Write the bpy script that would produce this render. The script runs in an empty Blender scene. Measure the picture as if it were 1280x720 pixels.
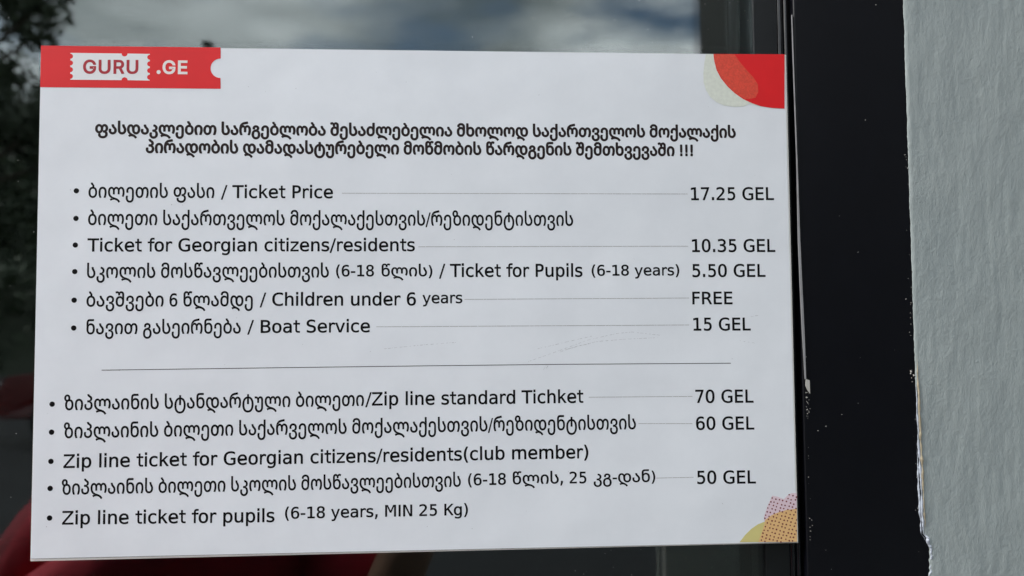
import bpy, bmesh, math, random
from mathutils import Vector, noise, Matrix
random.seed(7)
sc = bpy.context.scene
COL = sc.collection

# ---------------------------------------------------------------- camera
cd = bpy.data.cameras.new('camera')
cam = bpy.data.objects.new('camera', cd)
COL.objects.link(cam)
cam.location = (0.029121, -0.444355, 1.535374)
cam.rotation_euler = (1.615774, 0.00774, -0.052612)
cd.sensor_width = 36.0
cd.lens = 26.0
cd.clip_start = 0.01
cd.clip_end = 500
cd.dof.use_dof = True
cd.dof.focus_distance = 0.445
cd.dof.aperture_fstop = 6.5
sc.camera = cam

# ---------------------------------------------------------------- world, sun, exposure
SUN_DIR = Vector((-0.78, -0.17, 0.58)).normalized()      # towards the sun
world = bpy.data.worlds.new('World')
sc.world = world
world.use_nodes = True
wn, wl = world.node_tree.nodes, world.node_tree.links
bg = wn['Background']
bg.inputs['Strength'].default_value = 0.1
sky = wn.new('ShaderNodeTexSky')
sky.sky_type = 'NISHITA'
sky.sun_disc = False
sky.sun_elevation = math.asin(SUN_DIR.z)
sky.sun_rotation = math.atan2(SUN_DIR.x, SUN_DIR.y)
sky.air_density = 1.2
sky.dust_density = 2.0
tc = wn.new('ShaderNodeTexCoord')
def wnoise(scale, vec, detail, loc):
    mp = wn.new('ShaderNodeMapping')
    mp.inputs['Scale'].default_value = scale
    mp.inputs['Location'].default_value = loc
    n = wn.new('ShaderNodeTexNoise')
    n.inputs['Scale'].default_value = vec
    n.inputs['Detail'].default_value = detail
    n.inputs['Roughness'].default_value = 0.5
    wl.new(tc.outputs['Generated'], mp.inputs['Vector'])
    wl.new(mp.outputs['Vector'], n.inputs['Vector'])
    return n
n1 = wnoise((1.0, 1.0, 2.8), 4.0, 7, (4.11, 2.13, 0.9))     # cloud cover
n2 = wnoise((1.0, 1.0, 2.6), 3.0, 6, (7.79, 3.93, 3.3))     # light and dark cloud
cov = wn.new('ShaderNodeValToRGB')
cov.color_ramp.elements[0].position = 0.37
cov.color_ramp.elements[1].position = 0.54
wl.new(n1.outputs['Fac'], cov.inputs['Fac'])
cloud = wn.new('ShaderNodeValToRGB')
cloud.color_ramp.elements[0].position = 0.36
cloud.color_ramp.elements[0].color = (0.26, 0.30, 0.31, 1)
cloud.color_ramp.elements[1].position = 0.66
cloud.color_ramp.elements[1].color = (1.45, 1.47, 1.50, 1)
wl.new(n2.outputs['Fac'], cloud.inputs['Fac'])
cs = wn.new('ShaderNodeVectorMath')
cs.operation = 'SCALE'
cs.inputs['Scale'].default_value = 9.8
wl.new(cloud.outputs['Color'], cs.inputs[0])
wm = wn.new('ShaderNodeMix')
wm.data_type = 'RGBA'
wl.new(cov.outputs['Color'], wm.inputs['Factor'])
wl.new(sky.outputs['Color'], wm.inputs['A'])
wl.new(cs.outputs['Vector'], wm.inputs['B'])
wl.new(wm.outputs['Result'], bg.inputs['Color'])

sd = bpy.data.lights.new('sun', 'SUN')
sd.energy = 1.2
sd.angle = math.radians(12)
sd.color = (1.0, 0.975, 0.94)
sun = bpy.data.objects.new('sun', sd)
sun.rotation_euler = SUN_DIR.to_track_quat('Z', 'Y').to_euler()
sun.location = (-3, -3, 6)
COL.objects.link(sun)

sc.view_settings.view_transform = 'Standard'
sc.view_settings.look = 'None'
sc.view_settings.exposure = 1.38
sc.view_settings.gamma = 1.0
sc.view_settings.use_curve_mapping = False

# ---------------------------------------------------------------- materials
def mat(name, col, rough=0.5, spec=0.5, metal=0.0, nscale=0, namt=0.0, bump=0.0, bscale=0, coat=0.0, aniso=None):
    m = bpy.data.materials.new(name)
    m.use_nodes = True
    nt = m.node_tree
    b = nt.nodes['Principled BSDF']
    b.inputs['Base Color'].default_value = (*col, 1)
    b.inputs['Roughness'].default_value = rough
    b.inputs['Specular IOR Level'].default_value = spec
    b.inputs['Metallic'].default_value = metal
    b.inputs['Coat Weight'].default_value = coat
    b.inputs['Coat Roughness'].default_value = 0.08
    if nscale or bscale:
        t = nt.nodes.new('ShaderNodeTexCoord')
    if nscale:
        n = nt.nodes.new('ShaderNodeTexNoise')
        n.inputs['Scale'].default_value = nscale
        n.inputs['Detail'].default_value = 6
        nt.links.new(t.outputs['Object'], n.inputs['Vector'])
        r = nt.nodes.new('ShaderNodeMapRange')
        r.inputs['From Min'].default_value = 0.25
        r.inputs['From Max'].default_value = 0.75
        r.inputs['To Min'].default_value = 1 - namt
        r.inputs['To Max'].default_value = 1 + namt
        nt.links.new(n.outputs['Fac'], r.inputs['Value'])
        v = nt.nodes.new('ShaderNodeVectorMath')
        v.operation = 'SCALE'
        v.inputs[0].default_value = col
        nt.links.new(r.outputs['Result'], v.inputs['Scale'])
        nt.links.new(v.outputs['Vector'], b.inputs['Base Color'])
    if bscale:
        mp = nt.nodes.new('ShaderNodeMapping')
        if aniso:
            mp.inputs['Scale'].default_value = aniso
        nt.links.new(t.outputs['Object'], mp.inputs['Vector'])
        n = nt.nodes.new('ShaderNodeTexNoise')
        n.inputs['Scale'].default_value = bscale
        n.inputs['Detail'].default_value = 5
        nt.links.new(mp.outputs['Vector'], n.inputs['Vector'])
        bp = nt.nodes.new('ShaderNodeBump')
        bp.inputs['Strength'].default_value = 1
        bp.inputs['Distance'].default_value = bump
        nt.links.new(n.outputs['Fac'], bp.inputs['Height'])
        nt.links.new(bp.outputs['Normal'], b.inputs['Normal'])
    return m

def wall_material():
    m = bpy.data.materials.new('brushed_grey_plaster')
    m.use_nodes = True
    nt = m.node_tree
    N, L = nt.nodes, nt.links
    b = N['Principled BSDF']
    b.inputs['Roughness'].default_value = 0.62
    b.inputs['Specular IOR Level'].default_value = 0.35
    t = N.new('ShaderNodeTexCoord')
    def nz(scale, s, detail, rough=0.5, dist=0.0):
        mp = N.new('ShaderNodeMapping')
        mp.inputs['Scale'].default_value = scale
        L.new(t.outputs['Object'], mp.inputs['Vector'])
        n = N.new('ShaderNodeTexNoise')
        n.inputs['Scale'].default_value = s
        n.inputs['Detail'].default_value = detail
        n.inputs['Roughness'].default_value = rough
        n.inputs['Distortion'].default_value = dist
        L.new(mp.outputs['Vector'], n.inputs['Vector'])
        return n.outputs['Fac']
    def op(o, a, bb):
        x = N.new('ShaderNodeMath')
        x.operation = o
        for i, q in enumerate((a, bb)):
            if isinstance(q, (int, float)):
                x.inputs[i].default_value = q
            else:
                L.new(q, x.inputs[i])
        return x.outputs[0]
    streak = nz((1, 1, 0.30), 430, 5, 0.65, 0.6)       # brush lines, vertical
    fine = nz((1, 1, 0.8), 600, 4, 0.6)
    lump = nz((1, 1, 0.5), 70, 4, 0.55)
    big = nz((1, 1, 1), 14, 3)
    vo = N.new('ShaderNodeTexVoronoi')
    vo.inputs['Scale'].default_value = 85
    L.new(t.outputs['Object'], vo.inputs['Vector'])
    pim = N.new('ShaderNodeMapRange')
    pim.inputs['From Min'].default_value = 0.10
    pim.inputs['From Max'].default_value = 0.0
    L.new(vo.outputs['Distance'], pim.inputs['Value'])
    sel = N.new('ShaderNodeSeparateColor')
    L.new(vo.outputs['Color'], sel.inputs['Color'])
    pick = op('GREATER_THAN', sel.outputs[0], 0.86)
    pimple = op('MULTIPLY', pim.outputs['Result'], pick)
    h = op('ADD', op('MULTIPLY', streak, 0.00044), op('MULTIPLY', fine, 0.00040))
    h = op('ADD', h, op('MULTIPLY', lump, 0.0008))
    h = op('ADD', h, op('MULTIPLY', big, 0.0016))
    h = op('ADD', h, op('MULTIPLY', pimple, 0.00050))
    bp = N.new('ShaderNodeBump')
    bp.inputs["Strength"].default_value = 0.70
    bp.inputs['Distance'].default_value = 1.0
    L.new(h, bp.inputs['Height'])
    L.new(bp.outputs['Normal'], b.inputs['Normal'])
    r = N.new('ShaderNodeValToRGB')
    r.color_ramp.elements[0].position = 0.3
    r.color_ramp.elements[0].color = (0.280, 0.322, 0.325, 1)
    r.color_ramp.elements[1].position = 0.7
    r.color_ramp.elements[1].color = (0.335, 0.375, 0.370, 1)
    L.new(op('ADD', op('MULTIPLY', streak, 0.5), op('MULTIPLY', big, 0.5)), r.inputs['Fac'])
    L.new(r.outputs['Color'], b.inputs['Base Color'])
    return m

def paper_material():
    m = bpy.data.materials.new('satin_printed_film')
    m.use_nodes = True
    nt = m.node_tree
    N, L = nt.nodes, nt.links
    b = N['Principled BSDF']
    b.inputs['Base Color'].default_value = (0.80, 0.82, 0.84, 1)
    b.inputs['Roughness'].default_value = 0.33
    b.inputs['Specular IOR Level'].default_value = 0.5
    t = N.new('ShaderNodeTexCoord')
    n = N.new('ShaderNodeTexNoise')
    n.inputs['Scale'].default_value = 9
    n.inputs['Detail'].default_value = 3
    L.new(t.outputs['Object'], n.inputs['Vector'])
    n2 = N.new('ShaderNodeTexNoise')
    n2.inputs['Scale'].default_value = 900
    L.new(t.outputs['Object'], n2.inputs['Vector'])
    a = N.new('ShaderNodeMath')
    a.operation = 'MULTIPLY_ADD'
    L.new(n2.outputs['Fac'], a.inputs[0])
    a.inputs[1].default_value = 0.004
    L.new(n.outputs['Fac'], a.inputs[2])
    bp = N.new('ShaderNodeBump')
    bp.inputs['Distance'].default_value = 0.0019
    L.new(a.outputs[0], bp.inputs['Height'])
    L.new(bp.outputs['Normal'], b.inputs['Normal'])
    rr = N.new('ShaderNodeMapRange')
    rr.inputs['To Min'].default_value = 0.24
    rr.inputs['To Max'].default_value = 0.46
    n4 = N.new('ShaderNodeTexNoise')
    n4.inputs['Scale'].default_value = 16
    n4.inputs['Detail'].default_value = 7
    n4.inputs['Distortion'].default_value = 1.2
    L.new(t.outputs['Object'], n4.inputs['Vector'])
    L.new(n4.outputs['Fac'], rr.inputs['Value'])
    L.new(rr.outputs['Result'], b.inputs['Roughness'])
    # faint soiling: smudges and wiped marks of the film itself
    n3 = N.new('ShaderNodeTexNoise')
    n3.inputs['Scale'].default_value = 22
    n3.inputs['Detail'].default_value = 8
    n3.inputs['Roughness'].default_value = 0.7
    L.new(t.outputs['Object'], n3.inputs['Vector'])
    cr = N.new('ShaderNodeValToRGB')
    cr.color_ramp.elements[0].position = 0.30
    cr.color_ramp.elements[0].color = (0.745, 0.775, 0.815, 1)
    cr.color_ramp.elements[1].position = 0.60
    cr.color_ramp.elements[1].color = (0.785, 0.815, 0.855, 1)
    L.new(n3.outputs['Fac'], cr.inputs['Fac'])
    L.new(cr.outputs['Color'], b.inputs['Base Color'])
    return m

def glass_material():
    m = bpy.data.materials.new('window_glass')
    m.use_nodes = True
    nt = m.node_tree
    N, L = nt.nodes, nt.links
    for n in list(N):
        if n.type == 'BSDF_PRINCIPLED':
            N.remove(n)
    out = N['Material Output']
    geo = N.new('ShaderNodeNewGeometry')
    ior = N.new('ShaderNodeMix')
    ior.data_type = 'FLOAT'
    ior.inputs['A'].default_value = 1.52
    ior.inputs['B'].default_value = 1 / 1.52
    L.new(geo.outputs['Backfacing'], ior.inputs['Factor'])
    fr = N.new('ShaderNodeFresnel')
    L.new(ior.outputs[0], fr.inputs['IOR'])
    t = N.new('ShaderNodeTexCoord')
    n = N.new('ShaderNodeTexNoise')
    n.inputs['Scale'].default_value = 3.5
    n.inputs['Detail'].default_value = 1
    L.new(t.outputs['Object'], n.inputs['Vector'])
    bp = N.new('ShaderNodeBump')
    bp.inputs['Distance'].default_value = 0.0012
    L.new(n.outputs['Fac'], bp.inputs['Height'])
    gl = N.new('ShaderNodeBsdfGlossy')
    gl.inputs['Roughness'].default_value = 0.0
    gl.inputs['Color'].default_value = (0.93, 0.98, 1.0, 1)
    L.new(bp.outputs['Normal'], gl.inputs['Normal'])
    tr = N.new('ShaderNodeBsdfTransparent')
    tr.inputs['Color'].default_value = (0.93, 0.95, 0.94, 1)
    mx = N.new('ShaderNodeMixShader')
    L.new(fr.outputs['Fac'], mx.inputs['Fac'])
    L.new(tr.outputs[0], mx.inputs[1])
    L.new(gl.outputs[0], mx.inputs[2])
    L.new(mx.outputs[0], out.inputs['Surface'])
    return m

M = {
 'wall': wall_material(),
 'film': paper_material(),
 'glass': glass_material(),
 'board': mat('white_board', (0.84, 0.82, 0.76), 0.5),
 'black_ink': mat('black_ink', (0.0025, 0.0025, 0.003), 0.5, spec=0.12),
 'brown_ink': mat('dark_brown_ink', (0.020, 0.012, 0.012), 0.5, spec=0.15),
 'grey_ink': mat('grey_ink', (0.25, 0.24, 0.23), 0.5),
 'rule_ink': mat('rule_ink', (0.05, 0.045, 0.04), 0.5),
 'scratch': mat('scratch_grey', (0.33, 0.33, 0.35), 0.6),
 'red_ink': mat('red_ink', (0.72, 0.012, 0.016), 0.42, spec=0.35, nscale=60, namt=0.05),
 'dark_red_ink': mat('dark_red_ink', (0.40, 0.022, 0.035), 0.45, spec=0.3),
 'orange_ink': mat('orange_red_ink', (0.70, 0.065, 0.035), 0.42, nscale=900, namt=0.16),
 'sage_ink': mat('sage_ink', (0.70, 0.73, 0.65), 0.45, nscale=500, namt=0.07),
 'olive_ink': mat('olive_ink', (0.62, 0.55, 0.22), 0.45, nscale=60, namt=0.06),
 'pink_ink': mat('pink_ink', (0.74, 0.58, 0.64), 0.45),
 'tan_ink': mat('tan_ink', (0.74, 0.47, 0.21), 0.45),
 'maroon_ink': mat('maroon_ink', (0.16, 0.012, 0.02), 0.45),
 'white_ink': mat('white_ink', (0.82, 0.76, 0.74), 0.4),
 'badge': mat('badge_white', (0.78, 0.79, 0.80), 0.4),
 'black_frame': mat('black_frame_paint', (0.0022, 0.0025, 0.0046), 0.38, spec=0.28, nscale=40, namt=0.15, bump=0.00006, bscale=350),
 'bead': mat('black_bead', (0.004, 0.005, 0.006), 0.35, spec=0.5, bump=0.0001, bscale=120, aniso=(1, 1, 0.1)),
 'gasket': mat('black_rubber', (0.003, 0.0035, 0.005), 0.22, spec=0.6, bump=0.0007, bscale=130, aniso=(1, 1, 0.06)),
 'sliver': mat('torn_film', (0.27, 0.27, 0.28), 0.45, nscale=120, namt=0.2),
 'flake': mat('paint_flake', (0.44, 0.43, 0.40), 0.6),
 'ridge': mat('pale_paint_ridge', (0.42, 0.46, 0.53), 0.5, nscale=150, namt=0.2, bump=0.0008, bscale=240),
 'caulk': mat('yellowed_caulk', (0.36, 0.31, 0.22), 0.6, nscale=200, namt=0.3, bump=0.0008, bscale=300),
 'dust': mat('dust', (0.75, 0.75, 0.72), 0.7),
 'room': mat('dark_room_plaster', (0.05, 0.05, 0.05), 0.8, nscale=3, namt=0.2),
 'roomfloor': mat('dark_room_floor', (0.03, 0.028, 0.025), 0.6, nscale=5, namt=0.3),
 'asphalt': mat('asphalt', (0.020, 0.020, 0.022), 0.9, nscale=30, namt=0.3, bump=0.004, bscale=90),
 'hill': mat('forest_floor', (0.022, 0.032, 0.016), 0.9, nscale=2, namt=0.4),
 'leaf': mat('leaf', (0.060, 0.080, 0.045), 0.6, nscale=1.5, namt=0.45),
 'needle': mat('needles', (0.030, 0.050, 0.024), 0.6, nscale=2, namt=0.4),
 'bark': mat('bark', (0.07, 0.055, 0.04), 0.9, nscale=12, namt=0.3, bump=0.01, bscale=30),
 'post': mat('grey_post_paint', (0.062, 0.064, 0.060), 0.7, nscale=20, namt=0.15),
 'plinth': mat('lightened_pier_paint', (0.72, 0.72, 0.66), 0.85, nscale=14, namt=0.12, bump=0.003, bscale=60),  # paled to make up for shade on the pier's lower face
 'jacket': mat('red_jacket', (0.70, 0.04, 0.07), 0.8, nscale=8, namt=0.25, bump=0.01, bscale=22),
 'trousers': mat('dark_trousers', (0.02, 0.021, 0.03), 0.8, nscale=30, namt=0.2, bump=0.004, bscale=30),
 'skin': mat('skin', (0.46, 0.27, 0.19), 0.55, nscale=25, namt=0.06),
 'hair': mat('hair', (0.02, 0.013, 0.009), 0.45, bump=0.004, bscale=120, aniso=(1, 1, 0.1)),
 'lip': mat('lip', (0.38, 0.13, 0.11), 0.5),
 'eye': mat('eye_white', (0.7, 0.68, 0.65), 0.3),
 'iris': mat('iris', (0.03, 0.015, 0.008), 0.2),
 'shoe': mat('shoe', (0.03, 0.03, 0.03), 0.6),
 'phone': mat('phone_body', (0.015, 0.015, 0.017), 0.25, spec=0.6),
 'car_red': mat('red_car_paint', (0.13, 0.010, 0.010), 0.3, coat=0.6, nscale=3, namt=0.04),
 'car_glass': mat('car_glass', (0.012, 0.014, 0.015), 0.05, spec=0.8),
 'tyre': mat('tyre', (0.02, 0.02, 0.02), 0.85),
 'rim': mat('rim', (0.45, 0.45, 0.46), 0.35, metal=0.9),
 'lampglass': mat('lamp_lens', (0.6, 0.6, 0.62), 0.15),
}

# ---------------------------------------------------------------- helpers
def link(o, parent=None):
    COL.objects.link(o)
    if parent is not None:
        o.parent = parent
    return o

def obj(name, verts, faces, m, parent=None, smooth=False):
    me = bpy.data.meshes.new(name)
    me.from_pydata(verts, [], faces)
    me.materials.append(m)
    if smooth:
        me.polygons.foreach_set('use_smooth', [True] * len(me.polygons))
    me.update()
    return link(bpy.data.objects.new(name, me), parent)

def bobj(name, bm, m, parent=None, smooth=False):
    me = bpy.data.meshes.new(name)
    bm.to_mesh(me)
    bm.free()
    me.materials.append(m)
    if smooth:
        me.polygons.foreach_set('use_smooth', [True] * len(me.polygons))
    return link(bpy.data.objects.new(name, me), parent)

def tag(o, label=None, cat=None, group=None, kind=None):
    for k, v in (('label', label), ('category', cat), ('group', group), ('kind', kind)):
        if v:
            o[k] = v
    return o

def empty(name, loc, label, cat, group=None):
    o = bpy.data.objects.new(name, None)
    o.location = loc
    o.empty_display_size = 0.1
    link(o)
    return tag(o, label, cat, group)

def box(bm, x0, x1, y0, y1, z0, z1, bevel=0.0, seg=2):
    r = bmesh.ops.create_cube(bm, size=1)
    vs = r['verts']
    for v in vs:
        v.co = Vector((x0 + (v.co.x + .5) * (x1 - x0), y0 + (v.co.y + .5) * (y1 - y0), z0 + (v.co.z + .5) * (z1 - z0)))
    if bevel:
        es = {e for v in vs for e in v.link_edges}
        bmesh.ops.bevel(bm, geom=list(es), offset=bevel, segments=seg, affect='EDGES', profile=0.5)
    return bm

def fill_contours(contours):
    """filled mesh of closed outlines, holes by even-odd rule; returns verts(x,z), faces"""
    cu = bpy.data.curves.new('outline', 'CURVE')
    cu.dimensions = '2D'
    cu.fill_mode = 'BOTH'
    for c in contours:
        sp = cu.splines.new('POLY')
        sp.points.add(len(c) - 1)
        for i, p in enumerate(c):
            sp.points[i].co = (p[0], p[1], 0, 1)
        sp.use_cyclic_u = True
    o = bpy.data.objects.new('outline', cu)
    me = bpy.data.meshes.new_from_object(o)
    vs = [(v.co.x, v.co.y) for v in me.vertices]
    fs = [tuple(p.vertices) for p in me.polygons]
    bpy.data.meshes.remove(me)
    bpy.data.objects.remove(o)
    bpy.data.curves.remove(cu)
    return vs, fs

def sheet(name, contours, y, m, parent):
    """flat print in millimetres on the sign, facing the viewer"""
    vs, fs = fill_contours(contours)
    V = [(x / 1000, y, z / 1000) for x, z in vs]
    F = []
    for f in fs:
        a, b, c = (Vector(V[i]) for i in f[:3])
        n = (b - a).cross(c - a)
        F.append(f if n.y < 0 else f[::-1])
    return obj(name, V, F, m, parent)

def ribbon(V, F, pts, w, y):
    for (x0, z0), (x1, z1) in zip(pts, pts[1:]):
        dx, dz = x1 - x0, z1 - z0
        l = math.hypot(dx, dz) or 1
        nx, nz = -dz / l * w / 2, dx / l * w / 2
        n = len(V)
        V += [(q[0] / 1000, y, q[1] / 1000) for q in ((x0 + nx, z0 + nz), (x0 - nx, z0 - nz), (x1 - nx, z1 - nz), (x1 + nx, z1 + nz))]
        F.append((n, n + 1, n + 2, n + 3))

def skinned(name, joints, edges, m, parent, sub=2, root=0, smooth=True):
    """one continuous surface grown round a joint skeleton: joints = [(x, y, z, rx, ry)]"""
    me = bpy.data.meshes.new(name)
    me.from_pydata([j[:3] for j in joints], edges, [])
    o = bpy.data.objects.new(name, me)
    COL.objects.link(o)
    md = o.modifiers.new('skin', 'SKIN')
    md.use_smooth_shade = smooth
    sv = me.skin_vertices[0].data
    for i, j in enumerate(joints):
        sv[i].radius = (j[3], j[4] if len(j) > 4 else j[3])
        sv[i].use_root = (i == root)
    s = o.modifiers.new('sub', 'SUBSURF')
    s.levels = sub
    s.render_levels = sub
    dg = bpy.context.evaluated_depsgraph_get()
    dg.update()
    me2 = bpy.data.meshes.new_from_object(o.evaluated_get(dg))
    me2.name = name
    bpy.data.objects.remove(o)
    me2.materials.clear()
    me2.materials.append(m)
    me2.polygons.foreach_set('use_smooth', [True] * len(me2.polygons))
    return link(bpy.data.objects.new(name, me2), parent)

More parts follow.
